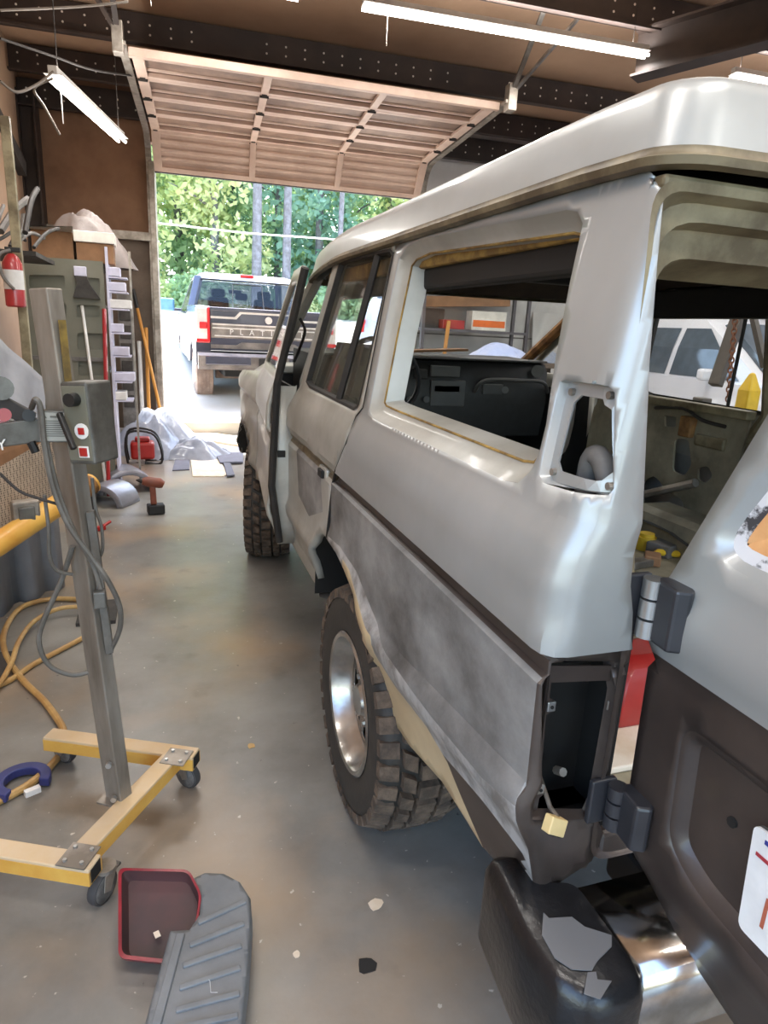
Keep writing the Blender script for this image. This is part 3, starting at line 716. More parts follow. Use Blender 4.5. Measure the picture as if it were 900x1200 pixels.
# pillars between the doors
for sd in (0, 1):
    f = sm if sd == 0 else mirror(sm); s_ = 1 if sd == 0 else -1
    MB().tube([Vector(f(ygl+.0, 1.85))+Vector((.06*s_, 0, 0)), Vector(f(cut[4][0], 1.38))+Vector((.06*s_, 0, 0)), Vector(f(cut[0][0]+.1, .9))+Vector((.07*s_, 0, 0))], .03, 8).build('door_post', 'interior_black' if sd == 0 else 'jamb_olive', wag)
    MB().tube([Vector(f(2.74, 1.85))+Vector((.05*s_, 0, 0)), Vector(f(2.98, 1.38))+Vector((.05*s_, 0, 0)), Vector(f(3.05, .7))+Vector((.05*s_, 0, 0))], .035, 8).build('centre_post', 'silver_dusty', wag, smooth=True)
    rk = MB(); rk.loft([[Vector(f(y, z))+Vector((dx*s_, 0, zz)) for z, dx, zz in ((.64, .004, 0), (.64, .0, -.04), (.62, .01, -.07), (.60, .08, -.08))] for y in (2.465, 2.6, 3.0, 3.6, 4.1)], loop=False)
    rk.build('rocker_panel', 'silver_dusty', wag, smooth=True)

# front doors: the near one stands ajar
fd = [(3.03, .60), (3.0, .70), (3.0, 1.38), (2.82, 1.72), (2.765, 1.86), (3.12, 1.86), (3.24, 1.81), (3.93, 1.40), (4.06, 1.34), (4.07, .72), (4.03, .60)]
fw = rounded([(3.07, 1.42), (2.86, 1.80), (3.12, 1.80), (3.2, 1.77), (3.83, 1.42)], .03, 3)
for sd in (0, 1):
    s_ = 1 if sd == 0 else -1; f = sm if sd == 0 else mirror(sm); ang = math.radians(5.0) if sd == 0 else 0
    piv = Matrix.Translation((S0+.02, 4.07, 0)) @ Matrix.Rotation(-ang, 4, 'Z') @ Matrix.Translation((-S0-.02, -4.07, 0))
    ff = lambda y, z: piv @ Vector(f(y, z))
    mb = panel(fd, [fw], .05, [[(2, 1.112), (5, 1.112)], [(2, 1.15), (5, 1.15)]], lambda u, z: 1 if 1.112 < z < 1.15 else 0, ff, flip=(sd == 0))
    d = mb.build('front_door', ['silver_dusty', 'gutter_tan'], wag, smooth=True, fix=False, angle=28)
    q = d.modifiers.new('thickness', 'SOLIDIFY'); q.thickness = 0.02; q.offset = -1
    # latch face and weatherstrip along the rear edge
    ed = [(3.03, .60), (3.0, .70), (2.998, 1.0), (3.0, 1.36)]
    MB().loft([[ff(y, z) for y, z in ed], [ff(y+.01, z)+piv.to_3x3() @ Vector((.10*s_, 0, 0)) for y, z in ed], [ff(y+.06, z)+piv.to_3x3() @ Vector((.11*s_, 0, 0)) for y, z in ed]], loop=False).build('latch_face', 'silver_dusty', d, smooth=True, solid=.003)
    MB().tube([ff(y-.012, z)+piv.to_3x3() @ Vector((.012*s_, 0, 0)) for y, z in [(3.01, .62), (2.998, .9), (3.0, 1.37), (2.91, 1.55), (2.82, 1.72), (2.77, 1.85)]], .017, 8).build('weatherstrip', 'rubber', d, smooth=True)
    MB().box(ff(3.0, 1.05)+piv.to_3x3() @ Vector((.06*s_, -.004, 0)), (.035, .012, .03)).build('latch', 'seam_black', d)
    MB().slab([ff(y, z)+Vector((.012*s_, 0, 0)) for y, z in fw], (.003*s_, 0, 0)).build('window_pane', 'glass_clear', d)
    ip = [(3.04, .66), (3.03, 1.36), (3.98, 1.33), (4.0, .72)]
    MB().slab([ff(y, z)+piv.to_3x3() @ Vector(((.10 if z < 1 else .075)*s_, 0, 0)) for y, z in ip], (.012*s_, 0, 0)).build('inner_panel', 'interior_black' if sd == 0 else 'dash_black', d)
    # mirror arm / wire seen through the window
    if sd == 0: MB().tube(spline([ff(3.4, 1.66)+Vector((.1, 0, 0)), ff(3.42, 1.6)+Vector((.14, 0, 0)), ff(3.52, 1.5)+Vector((.14, 0, 0)), ff(3.55, 1.44)+Vector((.13, 0, 0))], 4), .008, 6).build('hanging_wire', 'black_plastic', d)

# front fenders, bonnet, nose
FH = HUB.y+WB
for sd in (0, 1):
    s_ = 1 if sd == 0 else -1; f = sm if sd == 0 else mirror(sm)
    ar = [(FH+.50*math.cos(t), .43+.52*math.sin(t)) for t in [PI*(k/14) for k in range(15)]]
    fo = [(4.085, .66)] + [(4.085, 1.30), (4.3, 1.335), (5.30, 1.27), (5.42, 1.20), (5.44, .78), (ar[0][0]+.02, .66)] + ar
    fo = [(4.085, .66), (4.085, 1.30), (4.3, 1.335), (5.30, 1.27), (5.42, 1.20), (5.44, .78)] + [p for p in ar if p[1] > .60]
    def ffend(y, z, f=f, s_=s_):
        p = Vector(f(y, min(z, 1.28))); d = min(math.hypot(y-a[0], z-a[1]) for a in ar)
        b = 0.03*math.exp(-(d/.07)**2); top = max(0, z-1.22)
        return (p.x-s_*b+s_*top*0.6+s_*(0.10*max(0, y-5.0)), y, z)
    mb = panel(fo, [], .05, mapf=ffend, flip=(sd == 0)); d = mb.build('front_fender', 'silver_dusty', wag, smooth=True, fix=False, angle=40, solid=.006)
    MB().loft([[Vector(ffend(y, z)) for y, z in ar if z > .6], [Vector(ffend(y, z))+Vector((.05*s_, 0, 0)) for y, z in ar if z > .6], [Vector(ffend(y, z))+Vector((.36*s_, 0, 0)) for y, z in ar if z > .6]], loop=False).build('inner_arch', 'rubber', d, smooth=True)
hood = MB()
rows = []
for y, zc in ((4.08, 1.395), (4.4, 1.40), (4.9, 1.37), (5.3, 1.32), (5.42, 1.26), (5.45, 1.15)):
    rows.append([Vector((XC+t*(.80 if y < 5.2 else .74), y, zc-.02*t*t-(.05 if abs(t) > .95 else 0))) for t in (-1, -.9, -.7, -.4, 0, .4, .7, .9, 1)])
hood.loft(rows, loop=False); hood.build('bonnet', 'silver_dusty', wag, smooth=True, solid=.02)
MB().box((XC, 5.43, .98), (1.5, .05, .42)).build('grille_panel', 'seam_black', wag, bevel=.01)
for s_ in (-1, 1):
    MB().cyl((XC+s_*.56, 5.44, 1.02), (XC+s_*.56, 5.475, 1.02), .09, 20).build('headlamp', 'lamp_white', wag, smooth=True)
MB().box((XC, 5.52, .66), (1.7, .12, .16)).build('front_bumper', 'chrome', wag, bevel=.02)
# windscreen, pillars, cowl
for s_ in (-1, 1):
    x0 = XC+s_*(.80); x1 = XC+s_*.74
    MB().tube([(x0, 4.04, 1.36), (XC+s_*.785, 3.86, 1.46), (x1, 3.12, 1.85)], [.04, .032, .03], 8).build('windscreen_pillar', 'silver_dusty' if s_ < 0 else 'rust_tan', wag, smooth=True)
MB().slab([(XC-.78, 3.98, 1.40), (XC+.78, 3.98, 1.40), (XC+.72, 3.16, 1.84), (XC-.72, 3.16, 1.84)], (0, .004, .004)).build('windscreen', 'glass_clear', wag)
MB().box((XC, 4.03, 1.37), (1.66, .14, .05)).build('cowl', 'silver_dusty', wag, bevel=.01)

# roof with rain gutter
def rrect(x0, x1, y0, y1, r, z, k=6, bow=0.0):
    out = []
    for cx, cy, a0 in ((x1-r, y1-r, 0), (x0+r, y1-r, PI/2), (x0+r, y0+r, PI), (x1-r, y0+r, 1.5*PI)):
        for t in range(k+1):
            a = a0+PI/2*t/k; out.append((cx+r*math.cos(a), cy+r*math.sin(a)))
    res = []
    n = len(out)
    for i in range(n):
        a = out[i]; b = out[(i+1) % n]; m = 16 if i % (k+1) == k else 1
        for t in range(m): res.append((a[0]+(b[0]-a[0])*t/m, a[1]+(b[1]-a[1])*t/m))
    o2 = []
    for x, y in res:
        zz = z-0.012*max(0, (1.1-y)/.35)**2+0.012-0.06*max(0, (y-2.5)/.66)**2
        yy = y-bow*(1-((x-XC)/.8)**2) if y < y0+.3 else y+0.10*(1-((x-XC)/.8)**2)*(y > y1-.3)
        o2.append(Vector((x, yy, zz)))
    return o2
RX0, RX1, RY0, RY1 = S0+.118, 2*XC-S0-.118, .795, 3.16
rings = []
for d, h in ((.012, -.012), (-.004, -.008), (-.006, .003), (.006, .008), (.008, .018), (.016, .050), (.025, .085), (.031, .100), (.042, .110), (.065, .116), (.12, .121), (.24, .130), (.40, .138), (.62, .143)):
    rings.append(rrect(RX0+d, RX1-d, RY0+d*(1 if d < .02 else 1.0), RY1-d*(1 if d < .03 else 1.9), max(.02, .07-d*.1), GZ+.010+h, bow=.03))
mb = MB(); n_ = len(rings[0]); mb.loft(rings[4:]); mb.f.append(tuple((len(rings)-5)*n_+j for j in range(n_))); mb.m.append(0)
mb.build('roof', 'silver', wag, smooth=True, angle=45)
mb = MB(); mb.loft(rings[:5]); mb.build('rain_gutter', 'gutter_tan', wag, smooth=True, angle=60)
hl = [rrect(RX0+.05, RX1-.05, RY0+.08, RY1-.08, .1, GZ+.0, bow=.03), rrect(RX0+.3, RX1-.3, RY0+.3, RY1-.35, .1, GZ+.09, bow=.03)]
mb = MB(); mb.loft(hl); mb.f.append(tuple(len(hl[0])+j for j in range(len(hl[0])))); mb.m.append(0); mb.build('headliner', 'headliner', wag)
for y in (1.5, 2.2, 2.8): MB().box((XC, y, GZ+.035), (1.45, .07, .05)).build('roof_bow', 'interior_black', wag, bevel=.008)
MB().bar((.715, 1.0, GZ-.035), (.715, 2.95, GZ-.03), .03, .05).build('headliner_edge', 'foam_yellow', wag, bevel=.006)
MB().bar((.735, 1.0, GZ-.085), (.75, 3.0, GZ-.085), .05, .06).build('roof_rail', 'seam_black', wag, bevel=.01)
MB().bar((2*XC-.72, .95, GZ-.06), (2*XC-.72, 3.05, GZ-.06), .06, .12).build('roof_rail', 'seam_black', wag, bevel=.01)

# rear opening frame
def oloop(ins, dep):
    base = [(.695, .74), (.695, 1.16), (.667, 1.34), (.652, 1.62), (.652, 1.835)]
    L = [(x+ins, z+(ins*.3 if i == 0 else -ins if i == 4 else 0)) for i, (x, z) in enumerate(base)]
    poly = L+[(2*XC-x, z) for x, z in reversed(L)]
    return [Vector((x, YR+.012+max(0, z-1.35)*.07+dep, z)) for x, z in rounded(poly, .09 if ins > 0 else .05, 6)]
mb = MB(); mb.loft([oloop(-.012, .0), oloop(0, .004), oloop(.006, .035), oloop(.03, .04), oloop(.036, .075), oloop(.075, .085), oloop(.085, .12), oloop(.10, .17)]); mb.m = [1 if sum(mb.v[i].z for i in f)/len(f) < 1.2 else 0 for f in mb.f]; mb.build('rear_opening_frame', ['jamb_olive', 'brown_primer'], wag, smooth=True, angle=40)
MB().box((XC, YR+.10, .76), (1.44, .16, .05)).build('rear_sill', 'brown_primer', wag, bevel=.008)
MB().box((XC, YR+.08, 1.845), (1.54, .06, .02)).build('rear_header', 'jamb_olive', wag, bevel=.006)

# interior
MB().box((XC, 2.45, .79), (1.62, 3.2, .03)).build('cabin_floor', 'inner_beige', wag)
MB().box((XC, 4.0, 1.05), (1.56, .04, .6)).build('firewall', 'interior_black', wag)
for sd, m_ in ((0, 'interior_black'), (1, 'inner_beige')):  # near side coloured black to make the inside behind the lamp opening look shaded
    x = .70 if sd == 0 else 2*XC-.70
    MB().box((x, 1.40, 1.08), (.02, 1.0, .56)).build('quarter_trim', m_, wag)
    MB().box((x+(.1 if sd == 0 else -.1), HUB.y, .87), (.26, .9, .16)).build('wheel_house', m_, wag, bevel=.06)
# bare inner skin of the far rear door with its access holes
XI = 2*XC-.645
def ii(*pp): return [(PX(x, y, XI).y, PX(x, y, XI).z) for x, y in pp]
ho = [(2.02, .80), (2.02, 1.36), (3.02, 1.36), (3.04, .74)]
h1 = rounded(ii((796, 514), (812, 515), (817, 545), (808, 558), (794, 552)), .02, 3)
h2 = rounded(ii((757, 566), (772, 556), (790, 578), (806, 585), (806, 604), (790, 612), (758, 600)), .03, 3)
h3 = rounded(ii((824, 548), (836, 546), (842, 558), (834, 566), (824, 562)), .015, 3)
h4 = rounded(ii((782, 487), (796, 489), (796, 501), (783, 500)), .01, 3)
mb = panel(ho, [h1, h2, h3, h4], .05, mapf=lambda y, z: (XI-.02*math.sin(max(0, (z-.8)*5.5)), y, z)); mb.build('door_inner_skin', 'inner_beige', wag, solid=.01)
MB().bar((XI-.03, 2.0, 1.375), (XI-.03, 3.04, 1.375), .05, .035).build('inner_sill', 'jamb_olive', wag, bevel=.006)
MB().tube([(XI-.05, 2.98, .93), (XI-.06, 2.5, .93), (XI-.05, 2.2, 1.06)], .02, 8).build('latch_rod', 'galv', wag, smooth=True)
c = PX(806, 500, XI-.03); MB().box(c, (.04, .07, .09)).build('latch_block', 'rust_tan', wag, bevel=.006)
c = PX(832, 518, XI-.03); MB().box(c, (.02, .16, .05)).build('regulator_arm', 'jamb_olive', wag, bevel=.006)
MB().tube(spline([PX(768, 478, XI-.04), PX(800, 478, XI-.05), PX(822, 492, XI-.05), PX(850, 500, XI-.04)], 4), .008, 6).build('wiring', 'wire_dark', wag)
# dashboard
DY = 3.42; dz = PY(560, 424, DY).z
dm = MB(); dm.loft([[Vector((x, y, z)) for y, z in ((DY+.02, dz-.42), (DY-.02, dz-.22), (DY, dz-.05), (DY+.03, dz-.005), (DY+.08, dz+.01), (DY+.5, dz+.02), (DY+.5, dz-.42))] for x in (.73, XC, 2*XC-.73)], caps=True)
db = dm.build('dashboard', 'dash_black', wag, smooth=True)
MB().box((XC, DY+.06, dz+.012), (1.38, .14, .012)).build('dash_pad', 'dash_grey', db, bevel=.004)
def dp(x, y, d=0.0): return PY(x, y, DY-.02-d)
for (x0, y0, x1, y1, m_) in ((505, 428, 538, 442, 'dash_grey'), (508, 451, 538, 460, 'sign_grey'), (505, 445, 543, 476, 'dash_grey'), (566, 450, 588, 462, 'dash_grey'), (486, 432, 500, 444, 'interior_black')):
    a = dp(x0, y0, .0); b = dp(x1, y1, .0); c = (a+b)/2
    MB().box(c, (abs(b.x-a.x), .02, abs(b.z-a.z))).build('dash_module', m_, db, bevel=.004)
MB().tube(spline([dp(556, 459), dp(562, 450, .04), dp(575, 445, .05), dp(610, 446, .05), dp(636, 448, .05), dp(642, 460)], 4), .011, 8).build('grab_handle', 'dash_grey', db, smooth=True)
for px_, py_ in ((630, 435), (592, 457)): MB().cyl(dp(px_, py_), dp(px_, py_, .02), .035 if py_ < 450 else .02, 16).build('air_vent', 'dash_grey', db, smooth=True)
for px_ in (480, 500): MB().cyl(dp(px_, 468), dp(px_, 468, .03), .018, 12).build('knob', 'dash_grey', db, smooth=True)
MB().bar((XC-.35, DY+.06, dz+.03), (XC+.2, DY+.10, dz+.06), .12, .012).build('paper_sheet', 'cardboard', db)
sw = PY(447, 440, 3.05)
st = [sw+Vector((.19*math.cos(a), .08*math.sin(a), .17*math.sin(a))) for a in [2*PI*k/28 for k in range(28)]]
o = MB().tube(st, .013, 8, closed=True).build('steering_wheel', 'black_plastic', wag, smooth=True)
MB().tube([sw, sw+Vector((0, .18, -.10)), Vector((sw.x, DY, dz-.2))], .022, 8).build('steering_column', 'interior_black', o)
for a in (0.3, PI-.3, -PI/2): MB().tube([sw, sw+Vector((.185*math.cos(a), .078*math.sin(a), .165*math.sin(a)))], .012, 6).build('spoke', 'black_plastic', o)
c = G(575, 520, .98); MB().box((c.x, c.y, .88), (.22, .30, .17)).build('console', 'interior_black', wag, bevel=.01)
eb = MB().box((c.x, c.y, .985), (.20, .24, .05)).build('equipment_box', 'dash_black', None, bevel=.006); tag(eb, 'flat black electronics box with grey screen on the cabin console', 'box')
MB().box((c.x-.01, c.y, 1.012), (.13, .15, .004)).build('screen', 'dash_grey', eb)
# loose things in the cargo area
def bit(name, px, py, d, m_, label, cat, rz=0.0, bev=.006, z=.806):
    p = G(px, py, z+.03)
    o = MB().box((p.x, p.y, z+d[2]/2), d, rz=rz).build(name, m_, None, bevel=bev); return tag(o, label, cat)
p = G(757, 634, .84); o = MB().cyl((p.x, p.y, .805), (p.x, p.y, .86), .04, 18).cyl((p.x, p.y, .86), (p.x, p.y, .875), .03, 18).build('bottle_cap', 'yellow_plastic', None, smooth=True); tag(o, 'yellow plastic cap lying among tools on the cabin floor', 'cap')
bit('tool_case', 780, 640, (.14, .10, .05), 'grey_clutter', 'small grey tool case on the cabin floor', 'case', .4)
bit('wood_block', 765, 652, (.08, .06, .04), 'cardboard', 'tan wooden block among the tools on the cabin floor', 'block', .9)
bit('socket_tray', 752, 655, (.14, .05, .03), 'steel', 'grey steel socket tray on the cabin floor', 'tray', .2)
p = G(778, 650, .83); o = MB().tube([(p.x-.06, p.y, .82), (p.x, p.y+.03, .83), (p.x+.09, p.y+.02, .82)], .014, 8).build('screwdriver', 'yellow_plastic', None, smooth=True); tag(o, 'yellow handled screwdriver lying on the cabin floor', 'screwdriver')
p = G(757, 775, .95); o = MB().loft([[Vector((p.x+.02+a*.16, p.y+.03+b*.10, z)) for a, b in ((-k, -k), (k, -k), (k, k), (-k, k))] for z, k in ((.806, .7), (.85, .8), (.93, .75), (.97, .5))], caps=True).build('tool_bag', 'red_plastic', None, smooth=True, bevel=.02); tag(o, 'red fabric tool bag standing at the rear of the cargo floor', 'bag')
p = G(722, 895, .83); o = MB().box((p.x+.2, p.y+.06, .813), (.5, .12, .014)).build('cream_board', 'paper', None, bevel=.004); tag(o, 'cream coloured board lying flat behind the rear sill', 'board')

# rear barn door swung open towards the photographer
DPROF = [(.60, .79), (.70, .765), (.775, .742), (.80, .728), (1.128, .724), (1.138, .736), (1.15, .736), (1.162, .716), (1.24, .714), (1.275, .728), (1.9, .80)]
def dX(y, z): return lerpt(DPROF, z)
def dpx(*pp): return [surfpx(x, y, dX) for x, y in pp]
def dmap(y, z, i=0.0): return (dX(y, z)+i, y, z)
ed = dpx((752, 1010), (742, 985), (752, 770), (757, 735), (786, 665), (900, 485))
bo = dpx((800, 1110), (860, 1200))
out = [(-.02, .60)]+[(.3, .665), bo[1], bo[0]]+[(.735, .775), (.752, .80), (.762, .86), (.765, 1.14), (.766, 1.25), (.752, 1.30), ed[5], (ed[5][0]-.115, 1.80), (ed[5][0]-.16, 1.86), (-.02, 1.86)]
out = [(-.02, .60), bo[1], bo[0], (.735, .785), (.752, .81), (.762, .87), (.765, 1.14), (.766, 1.25), (.752, 1.305), ed[5], (ed[5][0]-.115, 1.80), (ed[5][0]-.16, 1.86), (-.02, 1.86)]
wl = dpx((866, 640), (872, 590))
wo = rounded([(.712, 1.335), (.524, 1.735), (.45, 1.79), (.07, 1.79), (.07, 1.335)], .085, 6)
po = rounded([(.675, 1.085), (.05, 1.085), (.05, .80), (.60, .845), (.665, .88)], .04, 5)
bd = thing('barn_door', 'half silver half dark brown rear barn door swung open beside the wagon', 'car door', (.75, .77, 0))
mb = panel(out, [wo, po], .03, [[(-1, 1.128), (2, 1.128)], [(-1, 1.155), (2, 1.155)]], lambda u, z: 0 if z > 1.155 else 1, dmap, flip=True)
d = mb.build('door_skin', ['silver', 'dark_brown'], bd, smooth=True, fix=False, angle=30); q = d.modifiers.new('thickness', 'SOLIDIFY'); q.thickness = .035; q.offset = -1
def dring(pl, k, dep):
    return [Vector(dmap(y, z, dep)) for y, z in offp(pl, k)]
pd_ = dens(po, .05)
mb = MB(); mb.loft([dring(pd_, 0, 0), dring(pd_, .012, .004), dring(pd_, .022, .016)]); rl = dring(pd_, .022, .016); o_ = len(mb.v); mb.v.extend(rl); mb.f.append(tuple(range(o_, o_+len(rl)))); mb.m.append(0)
mb.build('pressed_panel', 'dark_brown', bd, smooth=True, angle=50)
wd = dens(wo, .05)
for nm, m_, a, b in (('glass_rebate', 'silver', (0, 0), (.012, .010)), ('sealer_ring', 'sealer_white', (.012, .010), (.03, .014)), ('sealant_ring', 'sealant', (.03, .014), (.058, .022)), ('inner_lip', 'jamb_olive', (.058, .022), (.066, .04))):
    MB().loft([dring(wd, *a), dring(wd, *b)]).build(nm, m_, bd, smooth=True, angle=60)
MB().slab([dring(wd, .06, .05)[i] for i in range(len(wd))], (.004, 0, 0)).build('backing_panel', 'headliner', bd)
c = Vector(dmap(.575, .985)); MB().cyl(c+Vector((.018, 0, 0)), c+Vector((.012, 0, 0)), .008, 10).build('handle_hole', 'seam_black', bd)
for zc, h in ((1.235, .10), (.868, .085)):
    ax = Vector((.705, .762, zc))
    hg = MB(); hg.loft([[Vector((ax.x+a, ax.y+b, zz)) for a, b in ((-.004, -.014), (-.008, -.055), (.014, -.066), (.034, -.05), (.03, .0), (.012, .004))] for zz in (zc-h/2, zc+h/2)], caps=True)
    hg.build('hinge_cover', 'hinge_black', bd, bevel=.005)
    for k in range(3):
        z0 = zc-h/2+h*k/3; MB().cyl((ax.x, ax.y, z0+.002), (ax.x, ax.y, z0+h/3-.002), .017, 14).build('hinge_knuckle', 'steel_bright' if zc > 1 else 'hinge_black', bd, smooth=True)
    MB().box((ax.x-.015, ax.y+.022, zc), (.05, .012, h)).build('hinge_plate', 'hinge_black', bd, bevel=.003)
# licence plate
pt = PX(882, 965, .705); pb = PX(862, 1085, .705)
lp = thing('licence_plate', 'white licence plate with red and blue lines screwed to the brown barn door', 'plate', (.712, pt.y-.15, pb.z))
pl = [(pt.y, pt.z), (pb.y, pb.z), (pb.y-.305, pb.z), (pt.y-.305, pt.z)]
pl = rounded(pl, .012, 4)
MB().slab([(.708, y, z) for y, z in pl], (.004, 0, 0)).build('plate_sheet', 'plate_white', lp)
MB().slab([(.714, y, z) for y, z in pl], (.004, 0, 0)).build('plate_frame', 'steel_bright', lp)
MB().bar((.7072, pt.y-.02, pt.z-.012), (.7072, pt.y-.29, pt.z-.012), .001, .006).build('blue_line', 'blue_ink', lp)
MB().bar((.7072, pt.y-.012, pt.z-.036), (.7072, pt.y-.28, pt.z-.036), .001, .005).build('red_line', 'red_ink', lp)
MB().bar((.7072, pt.y-.042, pb.z+.03), (.7072, pt.y-.042, pb.z+.075), .001, .005, up=(0, 1, 0)).build('letter_stroke', 'rust_ink', lp)

# rear bumper
bp = thing('rear_bumper', 'chrome rear bumper with scuffed black end cap below the tail lamp opening', 'bumper', (XC, .68, .5))
prof = [(.775, .695), (.64, .70), (.605, .69), (.592, .66), (.592, .57), (.61, .54), (.70, .53)]
MB().loft([[Vector((x, y+(.03 if abs(x-XC) < .6 else .03)*0, z)) for y, z in prof] for x in (.66, 1.0, XC, 1.86, 2*XC-.66)], loop=False).build('chrome_bar', 'chrome', bp, smooth=True, angle=40, solid=.004)
for s_ in (-1, 1):
    plan = rounded([(.662, .578), (.57, .572), (.522, .61), (.512, .70), (.53, .88), (.58, .88), (.60, .80), (.662, .785)], .03, 4)
    pp = [(x, y) if s_ < 0 else (2*XC-x, y) for x, y in plan]
    o = MB().loft([[Vector((XC+(x-XC)*1+(.62-x if s_ < 0 else 2.24-x)*k, y+(.72-y)*k, z)) for x, y in pp] for z, k in ((.50, .10), (.53, .0), (.675, .0), (.70, .06), (.71, .16))], caps=True).build('end_cap', 'cap_black', bp, smooth=True, angle=50)
    if s_ < 0:
        sc = [G(560+a/3, 980+b/3, .7122) for a, b in ((230, 270), (250, 290), (330, 285), (375, 320), (470, 350), (470, 390), (420, 440), (400, 475), (330, 470), (270, 430), (225, 350))]
        MB().slab(sc, (0, 0, .0015)).build('scuff', 'cap_scuff', o)
        sc = [G(560+a/3, 980+b/3, .7122) for a, b in ((385, 480), (415, 478), (420, 505), (470, 510), (430, 575), (372, 555))]
        MB().slab(sc, (0, 0, .0012)).build('scuff', 'cap_scuff', o)
MB().box((XC, .84, .62), (1.2, .12, .10)).build('bracket', 'seam_black', bp, bevel=.01)

# wheels
def wheel(cx, cy, mirrored=False, steer=0.0):
    s_ = -1 if mirrored else 1
    M = Matrix.Translation((cx, cy, .40)) @ Matrix.Translation((.15*s_, 0, 0)) @ Matrix.Rotation(steer, 4, 'Z') @ Matrix.Translation((-.15*s_, 0, 0)) @ Matrix.Diagonal((s_, 1, 1, 1))
    ty = MB(); R = .408
    ty.lathe([(.232, .03), (.245, .008), (.28, .0), (.335, -.004), (.37, .006), (.388, .025), (.392, .05), (.392, .25), (.388, .275), (.37, .292), (.33, .30), (.27, .30), (.232, .28)], 48, M)
    t = ty.build('tyre', 'tyre_rubber', wag, smooth=True, angle=40)
    tr = MB(); n = 34
    for row, (a0, a1, r0, r1, ph) in enumerate(((-.002, .052, .375, .405, 0), (.064, .106, .388, .414, .5), (.120, .180, .388, .416, 0), (.194, .236, .388, .414, .5), (.248, .302, .375, .405, 0))):
        for k in range(n):
            sk = .25 if row in (1, 3) else 0
            t0 = 2*PI*(k+ph)/n; dt = 2*PI/n*.36
            V = []
            for r_, w2 in ((r0, 1.0), (r1, .9)):
                for (a, tt) in ((a0, -1), (a1, -1), (a1, 1), (a0, 1)):
                    off = sk*(2*PI/n)*(1 if a == a1 else -1)*(1 if row == 1 else -1)
                    rr = r_ if row in (1, 2, 3) or (a not in (-.002, .302)) else r_-.018
                    th = t0+tt*dt*w2+off*.6; V.append((a, rr*math.cos(th), rr*math.sin(th)))
            tr.add(V, [(0, 3, 2, 1), (4, 5, 6, 7), (0, 1, 5, 4), (1, 2, 6, 5), (2, 3, 7, 6), (3, 0, 4, 7)], 0, M)
    tr.build('tread_blocks', 'tread_rubber', t)
    rm = MB(); rm.lathe([(.234, .028), (.242, .006), (.234, .0), (.222, .004), (.214, .03), (.207, .04), (.198, .065), (.182, .082)], 40, M)
    rm.lathe([(.085, .085), (.07, .07), (.06, .055), (.05, .04), (.0, .04)], 24, M)
    r = rm.build('rim', 'rim_alloy', wag, smooth=True, angle=40)
    oc = [(.184*math.cos(2*PI*k/40), .184*math.sin(2*PI*k/40)) for k in range(40)]
    hs = []
    for k in range(8):
        a = 2*PI*k/8
        hs.append(rounded([(rr*math.cos(a+dd), rr*math.sin(a+dd)) for rr, dd in ((.11, -.2), (.168, -.25), (.168, .25), (.11, .2))], .015, 3))
    mb = panel(oc, hs, .03, mapf=lambda y, z: M @ Vector((.082-.02*max(0, 1-(math.hypot(y, z)/.10)), y, z))); mb.build('rim_disc', 'rim_alloy', r, smooth=True, solid=.006)
    MB().lathe([(.18, .16), (.18, .13), (.0, .13)], 24, M).build('brake_drum', 'seam_black', r)
    for k in range(6):
        a = 2*PI*k/6; MB().cyl(M @ Vector((.075, .08*math.cos(a), .08*math.sin(a))), M @ Vector((.05, .08*math.cos(a), .08*math.sin(a))), .01, 6).build('wheel_nut', 'steel_bright', r)
for cy, st_ in ((HUB.y, 0), (FH, -.2)): wheel(HUB.x, cy, False, st_); wheel(2*XC-HUB.x, cy, True, st_)
# running gear, unseen and added to block light underneath, and dark inner arches
for y in (HUB.y, FH): MB().cyl((HUB.x+.25, y, .40), (2*XC-HUB.x-.25, y, .40), .06, 12).build('axle', 'seam_black', wag, smooth=True)
for s_ in (-1, 1): MB().box((XC+s_*.42, 3.1, .60), (.09, 4.4, .14)).build('chassis_rail', 'seam_black', wag, bevel=.008)
MB().box((XC, 1.25, .62), (.7, .7, .22)).build('fuel_tank', 'seam_black', wag, bevel=.03)
MB().box((XC, 4.6, .95), (1.0, .9, .5)).build('engine_block', 'seam_black', wag, bevel=.05)
for s_ in (-1, 1):
    wl_ = arch2d+[(arch2d[-1][0]-.02, .45)]
    sx_ = lambda x: XC+s_*(XC-x)
    MB().loft([[Vector((sx_(sideX(y, max(z, .7))+k if k < .3 else .95), y, z)) for y, z in wl_] for k in (.006, .03, .4)], loop=False).build('wheel_well', 'seam_black', wag, smooth=True)
# ------------------------------------------------------------------ wheeled lamp stand in the foreground
def text(body, size, mname, parent, M, name='lettering', ext=0.001):
    cu = bpy.data.curves.new(name, 'FONT'); cu.body = body; cu.size = size; cu.extrude = ext; cu.align_x = 'CENTER'; cu.align_y = 'CENTER'
    tmp = bpy.data.objects.new('tmp', cu); COL.objects.link(tmp)
    me = bpy.data.meshes.new_from_object(tmp); bpy.data.objects.remove(tmp)
    me.transform(M); me.materials.clear(); me.materials.append(MATS[mname])
    o = bpy.data.objects.new(name, me); COL.objects.link(o); o.parent = parent; o.matrix_parent_inverse = parent_inv(parent)
    return o
pb_ = G(140, 935, .15); SY = pb_.y
ls = thing('lamp_stand', 'yellow and steel wheeled stand carrying grey control box and cables', 'stand', (pb_.x, pb_.y, 0))
rA, rB = G(57, 866, .135), G(230, 890, .135)
dB = (rB-rA).normalized(); nB = Vector((-dB.y, dB.x, 0))
def beam(a, b, nm='base_beam'):
    o = MB().bar(a, b, .062, .055).build(nm, 'yellow_dusty', ls, bevel=.004)
    MB().bar(a+Vector((0, 0, -.004)), b+Vector((0, 0, -.004)), .0635, .044).build('painted_side', 'yellow_steel', o)
    return o
beam(rA, rB)
